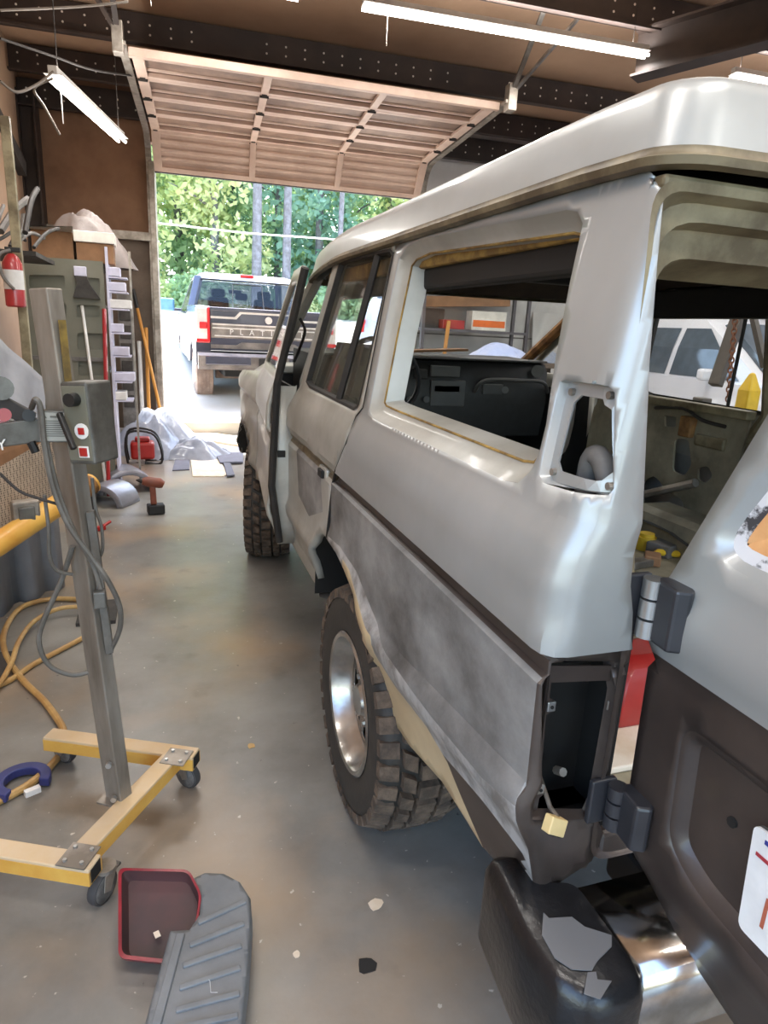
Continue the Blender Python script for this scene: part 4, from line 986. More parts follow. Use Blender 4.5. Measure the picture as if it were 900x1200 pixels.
fR = G(112, 1020, .135); fL = fR-dB*.62
beam(fR, fL)
cA = G(205, 888, .137); cBm = G(92, 1008, .137); cd = (cBm-cA).normalized()
beam(cA, cBm, 'cross_beam')
for c, dd in ((G(207, 887, .166), dB), (G(92, 1003, .166), dB)):
    pl = MB().box(c, (.085, .085, .004), rz=math.atan2(dd.y, dd.x)).build('gusset', 'galv', ls)
    for sx in (-.025, .025):
        for sy in (-.025, .025):
            q = c+dd*sx+nB*sy; MB().cyl(q, q+Vector((0, 0, .008)), .006, 6).build('bolt', 'steel_bright', pl)
for e, s_ in ((rB, 1), (fR, 1)): MB().box(e-dB*.023, (.05, .045, .042), rz=math.atan2(dB.y, dB.x)).build('beam_mouth', 'seam_black', ls)
# casters
def caster(px, py, ang):
    p = G(px, py, .05); d = Vector((math.cos(ang), math.sin(ang), 0)); n_ = Vector((-d.y, d.x, 0))
    f = MB()
    f.cyl((p.x, p.y, .096), (p.x, p.y, .108), .03, 16)
    for s_ in (-1, 1): f.slab([p+n_*.021*s_+d*a+Vector((0, 0, b)) for a, b in ((-.02, .048), (.028, .048), (.036, .0), (.012, -.012))], n_*.003*s_)
    o = f.build('caster_fork', 'galv', ls)
    M = Matrix.Translation((p.x+d.x*.018, p.y+d.y*.018, .049)) @ Matrix.Rotation(ang+PI/2, 4, 'Z')
    w_ = MB().lathe([(.0, -.016), (.03, -.016), (.046, -.013), (.049, 0), (.046, .013), (.03, .016), (0, .016)], 24, M).build('caster_wheel', 'caster_grey', o, smooth=True)
    MB().lathe([(.042, -.0145), (.048, -.012), (.050, 0), (.048, .012), (.042, .0145)], 24, M).build('caster_tread', 'caster_rubber', w_, smooth=True)
    MB().box(p+Vector((0, 0, .03))-d*.03, (.035, .03, .01), rz=ang).build('brake_tab', 'caster_grey', o, bevel=.003)
caster(80, 880, 2.4); caster(216, 905, -.8); caster(125, 1033, -2.2)
q = fL+dB*.05
# post
pt_ = PY(53, 338, SY+.02); up_ = Vector((math.cos(.75), -math.sin(.75), 0))
po_ = MB().bar(pb_+Vector((0, 0, .0)), pt_, .048, .066, up=up_).build('post', 'post_steel', ls, bevel=.004)
MB().box(pb_+Vector((0, 0, .008)), (.10, .09, .006), rz=math.atan2(cd.y, cd.x)).build('post_plate', 'galv', ls)
def onpost(t): return pb_+(pt_-pb_)*t
e = onpost(.86); MB().bar(e+Vector((.030, -.03, -.12)), e+Vector((.024, -.03, .14)), .02, .004, up=up_).build('yellow_reflection', 'post_reflection', po_)  # gold strip imitates a yellow reflection on the post face
for t in (.02, .10): MB().cyl(onpost(t)+Vector((-.01, -.035, 0)), onpost(t)+Vector((-.012, -.048, 0)), .009, 8).build('bolt', 'steel_bright', po_)
MB().bar(onpost(.34)+Vector((.035, -.02, 0)), onpost(.62)+Vector((.035, -.02, 0)), .02, .03).build('cable_channel', 'cable_grey', ls)
c = PY(117, 702, SY-.05); MB().box(c, (.032, .03, .05)).build('plug', 'box_grey', ls, bevel=.004)
# control box
c = PY(106, 494, SY-.05); Mb = Matrix.Translation(c) @ Matrix.Rotation(-.55, 4, 'Z') @ Matrix.Rotation(-.06, 4, 'Y')
cbx = MB().box((0, 0, 0), (.078, .10, .21), Mb).build('control_box', 'box_grey', ls, bevel=.006)
fx = lambda x, z, y=-.051: Mb @ Vector((x, y, z))
def fbox(x, z, w_, h_, m_, nm, d_=.006): return MB().box((x, -.051, z), (w_, d_, h_), Mb).build(nm, m_, cbx, bevel=.0015)
fbox(.0, .0, .068, .19, 'olive_panel', 'face_plate', .003)
MB().cyl(fx(.004, .062), fx(.004, .062, -.078), .017, 14).build('knob', 'black_plastic', cbx, smooth=True)
MB().cyl(fx(.012, -.018), fx(.012, -.018, -.0555), .020, 18).build('button_surround', 'white_plastic', cbx)
fbox(.012, -.018, .018, .018, 'red_plastic', 'red_button', .014)
fbox(.01, -.072, .03, .03, 'white_plastic', 'button_surround'); fbox(.01, -.072, .022, .022, 'red_plastic', 'red_button', .012)
MB().bar(fx(-.035, .03, -.07), fx(.008, -.06, -.085), .014, .014).build('lever', 'black_plastic', cbx, bevel=.004)
# sign sleeve on the post
c = PY(74, 500, SY-.06); Ms = Matrix.Translation(c) @ Matrix.Rotation(.12, 4, 'Z') @ Matrix.Rotation(.03, 4, 'Y')
sg = MB().box((0, 0.012, 0), (.115, .03, .082), Ms).build('sleeve', 'box_grey', ls, bevel=.003)
MB().box((-.008, -.0045, 0), (.092, .003, .072), Ms).build('notice_plate', 'sign_grey', sg)
MB().box((-.004, -.0065, .026), (.05, .001, .005), Ms).build('notice_heading', 'sign_text', sg)
MB().prism([(-.006, -.004), (.006, -.004), (0, .006)], .001, Ms @ Matrix.Translation((-.042, -.0062, .026)) @ Matrix.Rotation(PI/2, 4, 'X')).build('warning_triangle', 'sign_text', sg)
for k in range(8): MB().box((-.008-.003*(k % 3), -.0065, .015-.0055*k), (.078-.006*(k % 3), .001, .0022), Ms).build('notice_line', 'sign_text', sg)
# arms
a0 = PY(50, 503, SY-.01); a1 = a0+Vector((-.42, .02, -.065))
arm = MB().bar(a0, a1, .03, .062).build('lower_arm', 'box_grey', ls, bevel=.004)
Mt = Matrix.Translation(PY(2, 522, a0.y-.018)) @ Matrix.Rotation(PI/2, 4, 'X') @ Matrix.Rotation(.12, 4, 'Z')
text('Y', .04, 'white_plastic', arm, Mt)
b0 = PY(38, 492, SY+.0); b1 = b0+Vector((-.30, .02, .18))
MB().bar(b0, b1, .02, .042).build('upper_arm', 'dark_clutter', ls, bevel=.004)
MB().cyl(PY(1, 455, SY-.03), PY(1, 455, SY+.03), .03, 16).build('pivot', 'box_grey', ls, smooth=True)
MB().cyl(PY(34, 487, SY-.03), PY(34, 487, SY+.03), .016, 12).build('pivot', 'black_plastic', ls, smooth=True)
MB().tube([PY(36, 518, SY-.03), PY(42, 530, SY-.03)], .011, 8).build('grip', 'black_plastic', ls, smooth=True)
sb = MB().box(PY(2, 495, SY+.03), (.05, .05, .09)).build('socket_box', 'white_plastic', ls, bevel=.006)
for x, y in ((5, 486), (3, 500)): MB().cyl(PY(x, y, SY), PY(x, y, SY-.012), .017, 16).cyl(PY(x, y, SY-.012), PY(x, y, SY-.014), .008, 10).build('red_socket', 'red_plastic', sb, smooth=True)
# cables hanging from the stand
def ctube(pts, r, nm, m_, parent, depth): return MB().tube(spline([PY(x, y, depth+dy) for x, y, dy in pts], 6), r, 8).build(nm, m_, parent, smooth=True)
D0 = SY-.075
ctube([(37, 478, .05), (42, 468, .0), (48, 480, 0), (52, 520, 0), (62, 570, 0), (80, 615, 0), (105, 650, 0), (125, 678, .0), (140, 710, .03), (140, 738, .04), (128, 765, .06)], .0075, 'cable', 'cable_grey', ls, D0)
ctube([(46, 476, .02), (55, 520, .01), (68, 575, .01), (88, 625, .01), (108, 660, .01), (118, 690, .01)], .0065, 'cable', 'cable_grey', ls, D0)
ctube([(85, 640, .06), (72, 680, .08), (50, 730, .08), (46, 755, .08), (58, 780, .08), (85, 791, .08), (108, 786, .09)], .0075, 'cable', 'cable_grey', ls, D0)
ctube([(52, 580, .03), (57, 620, .03), (58, 650, .04), (66, 668, .05), (85, 673, .06)], .005, 'cable', 'cable_grey', ls, D0)
ctube([(108, 560, .08), (112, 595, .08), (119, 618, .08), (120, 645, .08), (113, 658, .09)], .0045, 'cable', 'cable_grey', ls, D0)
ctube([(0, 555, .0), (22, 575, .0), (42, 583, .0), (58, 588, .0), (75, 593, .02)], .004, 'cable', 'wire_dark', ls, D0)

# ------------------------------------------------------------------ things on the floor near the stand
def gpath(pp, z): return spline([G(x, y, z) for x, y in pp], 7)
o = MB().tube(gpath([(102, 703), (60, 702), (25, 712), (6, 738), (6, 765), (25, 795), (52, 822), (72, 850), (74, 862)], .016)+gpath([(71, 884), (55, 902), (30, 922), (0, 938), (-30, 952)], .016), .014, 10).build('air_hose', 'hose_tan', None, smooth=True)
tag(o, 'tan rubber air hose looping under the yellow stand', 'hose')
o = MB().tube(gpath([(100, 746), (70, 762), (40, 778), (10, 798), (-30, 815)], .014), .013, 10).build('air_hose', 'hose_tan', None, smooth=True); tag(o, 'straight run of tan hose crossing behind the steel post', 'hose')
o = MB().tube(gpath([(101, 711), (70, 713), (40, 728), (22, 752), (14, 775), (0, 800), (-20, 815)], .042), .012, 10).build('air_hose', 'hose_tan', None, smooth=True); tag(o, 'upper strand of tan hose lying over the hose loop', 'hose')
o = MB().tube(gpath([(60, 632), (45, 652), (20, 675), (0, 693), (-25, 712)], .012), .012, 8).build('grey_hose', 'cable_grey', None, smooth=True); tag(o, 'pale grey hose running over the floor below the yellow rail', 'hose')
cl = thing('blue_clamp', 'blue plastic ring shaped clamp with white label on the floor', 'clamp', G(25, 915, 0))
cc = G(26, 915, .03)
ring_ = [cc+Vector((.075*math.cos(a), .075*math.sin(a), 0)) for a in [(-.3+4.6*k/22) for k in range(23)]]
mb = MB()
mb.loft([[p+(p-cc).normalized()*r_+Vector((0, 0, z)) for r_, z in ((-.018, -.02), (.018, -.02), (.018, .012), (-.018, .012))] for p in ring_], caps=True); mb.build('ring', 'clamp_blue', cl, bevel=.004)
MB().box(cc+Vector((-.11, -.06, -.005)), (.10, .05, .034), rz=.3).build('jaw', 'clamp_blue', cl, bevel=.005)
MB().box(cc+Vector((.045, -.075, .006)), (.05, .022, .022), rz=.45).build('label_tag', 'label_white', cl, bevel=.002)
# maroon tray and grey ribbed trim
tz = .015
tp = [G(139, 1018, .13), G(222, 1020, .13), G(236, 1046, .12), G(232, 1075, .10), G(214, 1131, .05), G(139, 1124, .05)]
tl = thing('lamp_housing', 'glossy maroon shell with dark hollow inside lying by the grey trim', 'car part', (sum((p.x for p in tp))/6, sum((p.y for p in tp))/6, 0))
cen = sum(tp, Vector())/6; nrm = (tp[1]-tp[0]).cross(tp[5]-tp[0]).normalized()
if nrm.z > 0: nrm = -nrm
pl2 = rounded([((p-cen).dot((tp[1]-tp[0]).normalized()), (p-cen).dot(nrm.cross((tp[1]-tp[0]).normalized()))) for p in tp], .02, 5)
ex = (tp[1]-tp[0]).normalized(); ey = nrm.cross(ex)
def tr_(k, d): return [cen+ex*(u*k)+ey*(v*k)+nrm*d for u, v in pl2]
mb = MB(); mb.loft([tr_(.93, -.001), tr_(1.0, 0), tr_(1.0, .012), tr_(.90, .045)]); o_ = len(mb.v); rr_ = tr_(.90, .045); mb.v.extend(rr_); mb.f.append(tuple(range(o_, o_+len(rr_)))); mb.m.append(0)
mb.build('shell', 'maroon', tl, smooth=True, angle=40)
mb = MB(); mb.loft([tr_(.93, -.0005), tr_(.90, .02), tr_(.84, .038)]); o_ = len(mb.v); rr_ = tr_(.84, .038); mb.v.extend(rr_); mb.f.append(tuple(range(o_, o_+len(rr_)))); mb.m.append(0)
mb.build('hollow', 'maroon_inside', tl, smooth=True, angle=40)
p = cen+ex*.03-ey*.0+nrm*.034; MB().box(G(184, 1095, p.z-.0), (.014, .02, .002), rz=.3).build('sticker', 'paper', tl)
# grey trim: long ribbed bumper end lying on its back
gz_ = .105
tg = thing('bumper_trim', 'long grey ribbed plastic bumper trim with rounded end on the floor', 'car part', G(230, 1150, 0))
gp = [G(x, y, gz_) for x, y in ((226, 1030), (240, 1023), (262, 1024), (281, 1034), (291, 1050), (293, 1075), (289, 1140), (281, 1215), (262, 1330), (140, 1330), (172, 1200), (190, 1130), (200, 1091), (222, 1090), (234, 1072), (236, 1050))]
gp2 = [(p.x, p.y) for p in gp]
mb = panel(gp2, [], .012, mapf=lambda x, y: Vector((x, y, gz_)))
cx_ = sum(p[0] for p in gp2)/len(gp2)
body = mb.build('deck', 'trim_grey', tg, smooth=True, solid=.004)
mb = MB(); mb.loft([[Vector((p.x, p.y, z)) + Vector(((p.x-cx_)*k, 0, 0)) for p in gp] for z, k in ((gz_, 0), (gz_-.012, .05), (gz_-.06, .06), (.012, -.05), (.004, -.1))]); mb.build('side_wall', 'trim_grey', tg, smooth=True, angle=30)
for (x0, y0, x1, y1) in ((232, 1082, 288, 1056), (222, 1108, 286, 1082), (214, 1132, 283, 1108), (210, 1158, 282, 1134), (206, 1184, 281, 1164), (203, 1206, 279, 1190), (200, 1226, 277, 1212)):
    a = G(x0, y0, gz_+.002); b = G(x1, y1, gz_+.002)
    MB().bar(a, b, .014, .008).build('rib', 'trim_grey', tg, bevel=.0025)
a = G(206, 1096, gz_+.003); b = G(176, 1204, gz_+.003); MB().bar(a+Vector((.012, 0, 0)), b+Vector((.012, 0, 0)), .022, .012).build('edge_flange', 'trim_grey', tg, bevel=.003)
MB().tube([G(242, 1144, gz_+.0045), G(246, 1150, gz_+.0045), G(247, 1163, gz_+.0045), G(255, 1163, gz_+.0045)], .001, 4).build('scratch', 'trim_scratch', tg)
# specks and leaves on the floor
for k, (x, y, r_) in enumerate(((294, 874, .02), (440, 1060, .028), (430, 1132, .03), (348, 1118, .012))):
    p = G(x, y, .001); m_ = ('hose_tan', 'paper', 'seam_black', 'paper')[k]
    pts = [(p.x+r_*(.6+.5*rnd.random())*math.cos(a), p.y+r_*(.6+.5*rnd.random())*math.sin(a)) for a in [2*PI*j/9 for j in range(9)]]
    o = MB().prism(pts, .002, Matrix.Translation((0, 0, .0005))).build(('dry_leaf', 'paint_flake', 'oil_spot', 'paint_flake')[k], m_)
    tag(o, ('small yellow dry leaf on the concrete beside the rear tyre', 'pale paint flake on the concrete before the rear bumper', 'dark dried oil spot on the concrete before the bumper cap', 'tiny pale paint flake between the grey trim and the tyre')[k], ('leaf', 'paint flake', 'stain', 'paint flake')[k])
# cordless drill
p = G(183, 602, 0); dl = thing('cordless_drill', 'brown cordless drill standing on its battery on the blue-grey floor', 'drill', p)
MB().box(p+Vector((.0, .0, .045)), (.14, .10, .085), rz=.15).build('battery', 'black_plastic', dl, bevel=.012)
MB().bar(p+Vector((-.015, 0, .085)), p+Vector((-.02, 0, .25)), .05, .055).build('grip', 'tool_brown', dl, bevel=.012)
MB().tube([p+Vector((.07, 0, .255)), p+Vector((.04, 0, .27)), p+Vector((-.06, 0, .285)), p+Vector((-.10, 0, .29))], [.03, .045, .045, .03], 12).build('motor_body', 'tool_brown', dl, smooth=True)
MB().tube([p+Vector((-.10, 0, .29)), p+Vector((-.125, 0, .297)), p+Vector((-.15, 0, .30))], [.02, .016, .004], 10).build('chuck', 'black_plastic', dl, smooth=True)
# grey fender shells
p = G(125, 570, 0)
def arch_shell(c, R, w_, m_, label, rz, tilt=0.0, span=PI):
    rows = []
    for k in range(17):
        a = span*k/16
        rows.append([Vector((R*math.cos(a)*s1, w_*s2, max(.004, R*.9*math.sin(a)*s1+zz))) for s1, s2, zz in ((.82, -.5, .0), (1, -.42, 0), (1.03, 0, 0), (1, .42, 0), (.86, .5, 0))])
    M = Matrix.Translation(c) @ Matrix.Rotation(rz, 4, 'Z')
    mb = MB().loft(rows, loop=False); mb.v = [M @ v for v in mb.v]
    o = mb.build('fender_shell', m_, None, smooth=True, solid=.006); tag(o, label, 'car part', 'fender shells'); return o
arch_shell(G(147, 574, 0), .25, .36, 'fender_grey', 'glossy grey arched fender shell on the floor beside the red power unit', .25)
arch_shell(G(129, 589, 0), .21, .34, 'fender_grey', 'smaller grey arched fender shell lying behind the lamp stand', -.5)
# red power unit with black roll bar
p = G(170, 544, 0); ru = thing('power_unit', 'small red power unit with black tubular frame on the floor', 'machine', p)
MB().box(p+Vector((-.02, .1, .15)), (.26, .2, .2)).build('housing', 'red_plastic', ru, bevel=.03)
MB().box(p+Vector((-.02, .1, .275)), (.16, .12, .05)).build('cover', 'red_plastic', ru, bevel=.015)
for dy in (0.0, .2): MB().tube(spline([p+Vector((-.18, dy, .015)), p+Vector((-.2, dy, .2)), p+Vector((-.15, dy, .37)), p+Vector((.08, dy, .36)), p+Vector((.17, dy, .22)), p+Vector((.18, dy, .015)), p+Vector((.0, dy, .015))], 4), .014, 8).build('frame', 'black_plastic', ru, smooth=True)
# boards and mats before the door
def flat(name, px, m_, label, cat, z=.0, t=.012, group=None):
    o = MB().slab([Vector((G(x, y, 0).x, G(x, y, 0).y, z)) for x, y in px], (0, 0, t)).build(name, m_); return tag(o, label, cat, group)
flat('floor_mat', ((208, 530), (222, 529), (222, 551), (202, 552)), 'mat_dark', 'dark blue-grey mat beside the pale board on the floor', 'mat')
flat('board', ((222, 529), (250, 532), (268, 556), (262, 559), (226, 559)), 'paper', 'pale cream board lying flat on the floor by the front tyre', 'board')
flat('framed_panel', ((250, 529), (285, 526), (285, 544), (258, 545)), 'mat_dark', 'dark framed panel lying on the pale board', 'panel', .0125, .02)
flat('plank', ((262, 545), (270, 545), (275, 559), (266, 560)), 'mat_dark', 'short dark strip lying across the pale board', 'strip', .0125, .015)
flat('white_sheet', ((226, 506), (280, 514), (282, 524), (228, 515)), 'paper', 'white sheet material lying in the doorway', 'sheet', 0, .03)
# heap of clear plastic sheeting
def heap(name, c, rx, ry, h, m_, label, cat, seed, n=34, rough=.5):
    r2 = random.Random(seed); mb = MB(); ph = [(r2.uniform(2, 9), r2.uniform(2, 9), r2.uniform(0, 6)) for _ in range(7)]
    rows = []
    for i in range(n+1):
        row = []
        for j in range(n+1):
            u = -1+2*i/n; v = -1+2*j/n
            uu = u*math.sqrt(1-v*v/2); vv = v*math.sqrt(1-u*u/2); d = math.sqrt(uu*uu+vv*vv)
            wv = sum(abs(math.sin(a*uu+b*vv+q)) for a, b, q in ph)/7
            z = h*max(0, 1-d**1.6)*(1-rough+rough*1.6*wv)
            k = 1+.12*math.sin(5*math.atan2(vv, uu)+seed)
            row.append(Vector((c[0]+uu*rx*k, c[1]+vv*ry*k, c[2]+.004+z)))
        rows.append(row)
    mb.loft(rows, loop=False); bt = [Vector((p.x, p.y, c[2]+.001)) for p in rows[0]]
    o = mb.build(name, m_, None, smooth=True, angle=60); return tag(o, label, cat)
heap('plastic_sheeting', (-.08, 8.75, 0), .56, .62, .50, 'plastic_sheet', 'heap of clear crumpled plastic sheeting beside the door jamb', 'plastic sheet', 3)
heap('plastic_sheeting', (.35, 8.35, 0), .42, .35, .22, 'plastic_sheet', 'low fold of clear plastic sheeting spreading over the floor', 'plastic sheet', 8)

# ------------------------------------------------------------------ yellow rail rack with perforated guard and grey cover
def dots_mat(name, c, c2, scale):
    m = mat(name, c, .5, .3); n = m.node_tree.nodes; l = m.node_tree.links; p = n['Principled BSDF']
    src = p.inputs['Base Color'].links[0].from_socket
    tc = n.new('ShaderNodeTexCoord'); v = n.new('ShaderNodeTexVoronoi'); v.inputs['Scale'].default_value = scale; v.inputs['Randomness'].default_value = 0.0
    l.new(tc.outputs['Object'], v.inputs[0])
    cmp_ = n.new('ShaderNodeMath'); cmp_.operation = 'LESS_THAN'; cmp_.inputs[1].default_value = .36; l.new(v.outputs[0], cmp_.inputs[0])
    x = n.new('ShaderNodeMix'); x.data_type = 'RGBA'; l.new(cmp_.outputs[0], x.inputs[0]); l.new(src, x.inputs[6]); x.inputs[7].default_value = lin(c2)
    l.new(x.outputs[2], p.inputs['Base Color'])
dots_mat('perforated', (182, 166, 148), (66, 56, 48), 90)
YA, YBn = PY(-40, 662, 3.15), PY(108, 566, 3.75)
rk = thing('rail_rack', 'yellow tubular rail rack carrying a perforated metal guard', 'rack', ((YA.x+YBn.x)/2, (YA.y+YBn.y)/2, 0))
rl_ = MB().tube([YA, YBn], .055, 16).build('rail', 'yellow_steel', rk, smooth=True)
MB().tube([YBn-(YBn-YA)*.18, YBn-(YBn-YA)*.02], .058, 16).build('worn_sleeve', 'rust_tan', rk, smooth=True)
for t in (.03, .97):
    q = YA+(YBn-YA)*t; MB().bar(q, (q.x, q.y, .01), .04, .04).build('leg', 'dark_clutter', rk); MB().box((q.x, q.y, .01), (.2, .3, .02)).build('foot', 'dark_clutter', rk)
g0, g1, g2, g3 = PY(-40, 570, 3.35), PY(70, 506, 3.95), PY(72, 585, 3.85), PY(-40, 655, 3.25)
MB().slab([g0, g1, g2, g3], (.0, .012, .004)).build('perforated_guard', 'perforated', rk)
h0, h1 = PY(-40, 548, 3.36), PY(68, 492, 3.96); MB().slab([g0, g1, h1, h0], (0, .014, .004)).build('guard_border', 'cardboard', rk)
c = PY(30, 600, 3.42); MB().box(c, (.12, .06, .12), rz=.4).build('bracket_plate', 'galv', rk, bevel=.01); MB().box(c+Vector((.01, -.03, .0)), (.07, .03, .07), rz=.4).build('bracket_boss', 'box_grey', rk, bevel=.006)
flat('cardboard_sheet', ((-30, 672), (20, 640), (50, 648), (38, 668), (0, 700)), 'cardboard', 'brown cardboard sheet on the floor under the yellow rail', 'cardboard')
tm = G(3, 672, 0)
o = MB().tube([tm+Vector((.16*math.cos(a), .16*math.sin(a), .065)) for a in [2*PI*k/20 for k in range(20)]], .06, 8, closed=True).build('small_tyre', 'tyre_rubber', None, smooth=True); tag(o, 'small black tyre lying flat under the yellow rail', 'tyre')
# grey cover draped in a slope
A0, A1, A2, A3 = PY(-60, 340, 3.9), PY(52, 446, 4.3), PY(58, 520, 4.15), PY(-60, 560, 3.6)
rows = []
for i in range(15):
    u = i/14; row = []
    for j in range(13):
        v = j/12
        p = (A0*(1-u)+A1*u)*(1-v)+(A3*(1-u)+A2*u)*v
        w_ = .035*math.sin(u*19+v*2.2)*(.3+v)+.02*math.sin(u*8-v*5)
        row.append(p+Vector((w_*.3, -w_-.05*math.sin(PI*v), w_*.3)))
    row.append(Vector((row[-1].x, row[-1].y+.05, .01)))
    rows.append(row)
o = MB().loft(rows, loop=False).build('dust_cover', 'tarp_grey', None, smooth=True, solid=.006); tag(o, 'pale grey fabric dust cover hanging in folds behind the lamp stand', 'cover')
p = G(116, 622, 0); o = MB().box(p+Vector((0, 0, .02)), (.10, .04, .035), rz=.6).tube([p+Vector((.03, .02, .03)), p+Vector((.08, .08, .05))], .014, 8).build('spring_clamp', 'red_plastic', None, bevel=.004); tag(o, 'red handled spring clamp on the floor behind the steel post', 'clamp')

# ------------------------------------------------------------------ storage along the left wall
OY = 6.6
def opx(x, y, d=0.0): return PY(x, y, OY+d)
zt = opx(60, 302).z
xl, xr = opx(28, 400).x, opx(126, 400).x
op = thing('olive_panel', 'tall olive steel panel with pressed recesses standing before the shelves', 'panel', ((xl+xr)/2, OY, 0))
def o2(x, y): q = opx(x, y); return (q.x, q.z)
holes = [rounded([o2(a, b), o2(c_, b+1), o2(c_, d_), o2(a, d_)], .02, 3) for a, b, c_, d_ in ((34, 322, 76, 337), (90, 325, 117, 347), (65, 355, 78, 370), (90, 357, 117, 372), (91, 390, 121, 410), (60, 392, 80, 410), (92, 420, 121, 440), (60, 420, 80, 440), (92, 450, 121, 470))]
holes = [[(min(max(x, xl+.02), xr-.02), z) for x, z in h] for h in holes]
mb = panel([(xl, .01), (xr, .01), (xr, zt), (xl, zt)], holes, .12, mapf=lambda x, z: Vector((x, OY, z))); fr_ = mb.build('face', 'olive_panel', op, solid=.012)
MB().box(((xl+xr)/2, OY+.05, zt/2), (xr-xl, .02, zt-.02)).build('recess_back', 'olive_panel', op)
MB().bar((xl, OY-.02, opx(80, 420).z), (xr, OY-.02, opx(80, 420).z), .02, .035).build('cross_strip', 'grey_clutter', op)
q = opx(106, 308); MB().box(q+Vector((0, -.004, 0)), (.11, .004, .035)).build('yellow_sticker', 'yellow_plastic', op)
q = opx(77, 316); MB().box(q+Vector((0, -.004, 0)), (.12, .004, .05)).build('plate_label', 'olive_dark', op)
# deck shelf behind
ss = thing('storage_shelf', 'steel storage shelf with beige uprights along the left wall', 'shelf', (xl, OY+.5, 0))
MB().box(((xl+xr)/2-.02, OY+.55, zt-.03), (xr-xl+.1, .95, .03)).build('deck', 'dark_clutter', ss)
for x, y in ((xl+.02, OY+.12), (xr-.03, OY+.12), (xl+.02, OY+.98), (xr-.03, OY+.98)): MB().box((x, y, zt/2-.02), (.04, .04, zt-.05)).build('upright', 'galv', ss)
for z in (.5, 1.1, 1.7): MB().box(((xl+xr)/2, OY+.55, z), (xr-xl-.04, .85, .025)).build('shelf_board', 'dark_clutter', ss)
# beige post with extinguisher
pq = PY(21, 300, 5.2); pr = MB().bar((pq.x, pq.y, .0), (pq.x, pq.y, PY(16, 138, 5.2).z), .055, .055).build('steel_post', 'jamb_olive', None, bevel=.004); tag(pr, 'beige square steel post in front of the left wall', 'post')
q = PY(16, 328, 5.05); fe = thing('fire_extinguisher', 'red fire extinguisher with white label and grey hose hung on the beige post', 'fire extinguisher', (q.x, q.y, q.z-.17))
MB().tube([q+Vector((0, 0, -.17)), q+Vector((0, 0, -.16)), q+Vector((0, 0, .10)), q+Vector((0, 0, .14)), q+Vector((0, 0, .16))], [.05, .06, .06, .04, .02], 18).build('cylinder', 'extinguisher_red', fe, smooth=True)
MB().tube([q+Vector((0, 0, -.06)), q+Vector((0, 0, .06))], .0605, 18, caps=False).build('label_band', 'label_white', fe, smooth=True)
MB().box(q+Vector((.01, 0, .185)), (.09, .02, .03)).build('valve', 'black_plastic', fe, bevel=.004)
MB().tube(spline([q+Vector((.0, -.02, .18)), q+Vector((-.06, -.06, .14)), q+Vector((-.05, -.065, .02)), q+Vector((.01, -.068, -.06))], 5), .01, 8).build('hose', 'grey_clutter', fe, smooth=True)
MB().box(q+Vector((0, .075, .0)), (.03, .03, .2)).build('bracket', 'galv', fe)
# boxes and bag on the deck
bx = PY(65, 294, OY+.25); o = thing('cardboard_box', 'open brown cardboard box on the storage shelf deck', 'box', (bx.x, bx.y, zt-.014))
W_, D_, H_ = .32, .3, .24
for a, b, w_, d_ in ((0, -D_/2, W_, .006), (0, D_/2, W_, .006), (-W_/2, 0, .006, D_), (W_/2, 0, .006, D_)): MB().box((bx.x+a, bx.y+b, zt-.014+H_/2), (w_, d_, H_)).build('side', 'cardboard', o)
MB().box((bx.x, bx.y, zt-.01), (W_, D_, .006)).build('bottom', 'cardboard', o)
for s_ in (-1, 1): MB().slab([(bx.x-W_/2, bx.y-D_/2, zt-.014+H_), (bx.x+W_/2, bx.y-D_/2, zt-.014+H_), (bx.x+W_/2+.02, bx.y-D_/2-.10, zt+H_+.02), (bx.x-W_/2-.06, bx.y-D_/2-.10, zt+H_-.01)], (0, 0, .005)).build('flap', 'cardboard_white' if s_ > 0 else 'cardboard', o)
b2 = PY(113, 298, OY+.2); o = thing('cardboard_box', 'white lidded cardboard box on the storage shelf deck', 'box', (b2.x, b2.y, zt-.014))
MB().box((b2.x, b2.y, zt+.07), (.30, .26, .165)).build('body', 'cardboard', o, bevel=.003); MB().box((b2.x, b2.y, zt+.2), (.33, .29, .09)).build('lid', 'cardboard_white', o, bevel=.004)
heap('plastic_bag', ((bx.x+b2.x)/2+.05, bx.y+.42, zt-.014), .46, .2, .48, 'bag_grey', 'dusty grey plastic bag bulging behind the boxes on the shelf deck', 'bag', 5)
# junk on the upper left
jd = PY(20, 285, 5.7)
js = thing('wall_rack', 'dark wall rack loaded with salvaged metal strips', 'rack', (jd.x-.2, 5.7, jd.z-.1))
MB().box((jd.x-.12, 5.9, jd.z-.08), (.55, .9, .03)).build('deck', 'dark_clutter', js)
for k in range(2): MB().bar((jd.x-.38, 5.5+.7*k, jd.z-.07), (jd.x-.38, 5.5+.7*k, .02), .04, .04).build('upright', 'dark_clutter', js)
for k in range(13):
    a = Vector((jd.x-.36+.045*k*.9, 5.48+.05*(k % 5), jd.z-.03+.03*(k % 4))); b = a+Vector((rnd.uniform(-.02, .12), rnd.uniform(.3, .6), rnd.uniform(.05, .38)))
    o = MB().tube(spline([a, (a+b)/2+Vector((0, 0, rnd.uniform(-.05, .12))), b], 4), rnd.uniform(.012, .028), 7).build('trim_strip', rnd.choice(['dark_clutter', 'dark_clutter', 'rubber', 'black_plastic', 'grey_clutter']), None, smooth=True)
    tag(o, 'salvaged strip of metal or rubber trim heaped on the dark wall rack', 'trim strip', 'salvaged trim on the wall rack')
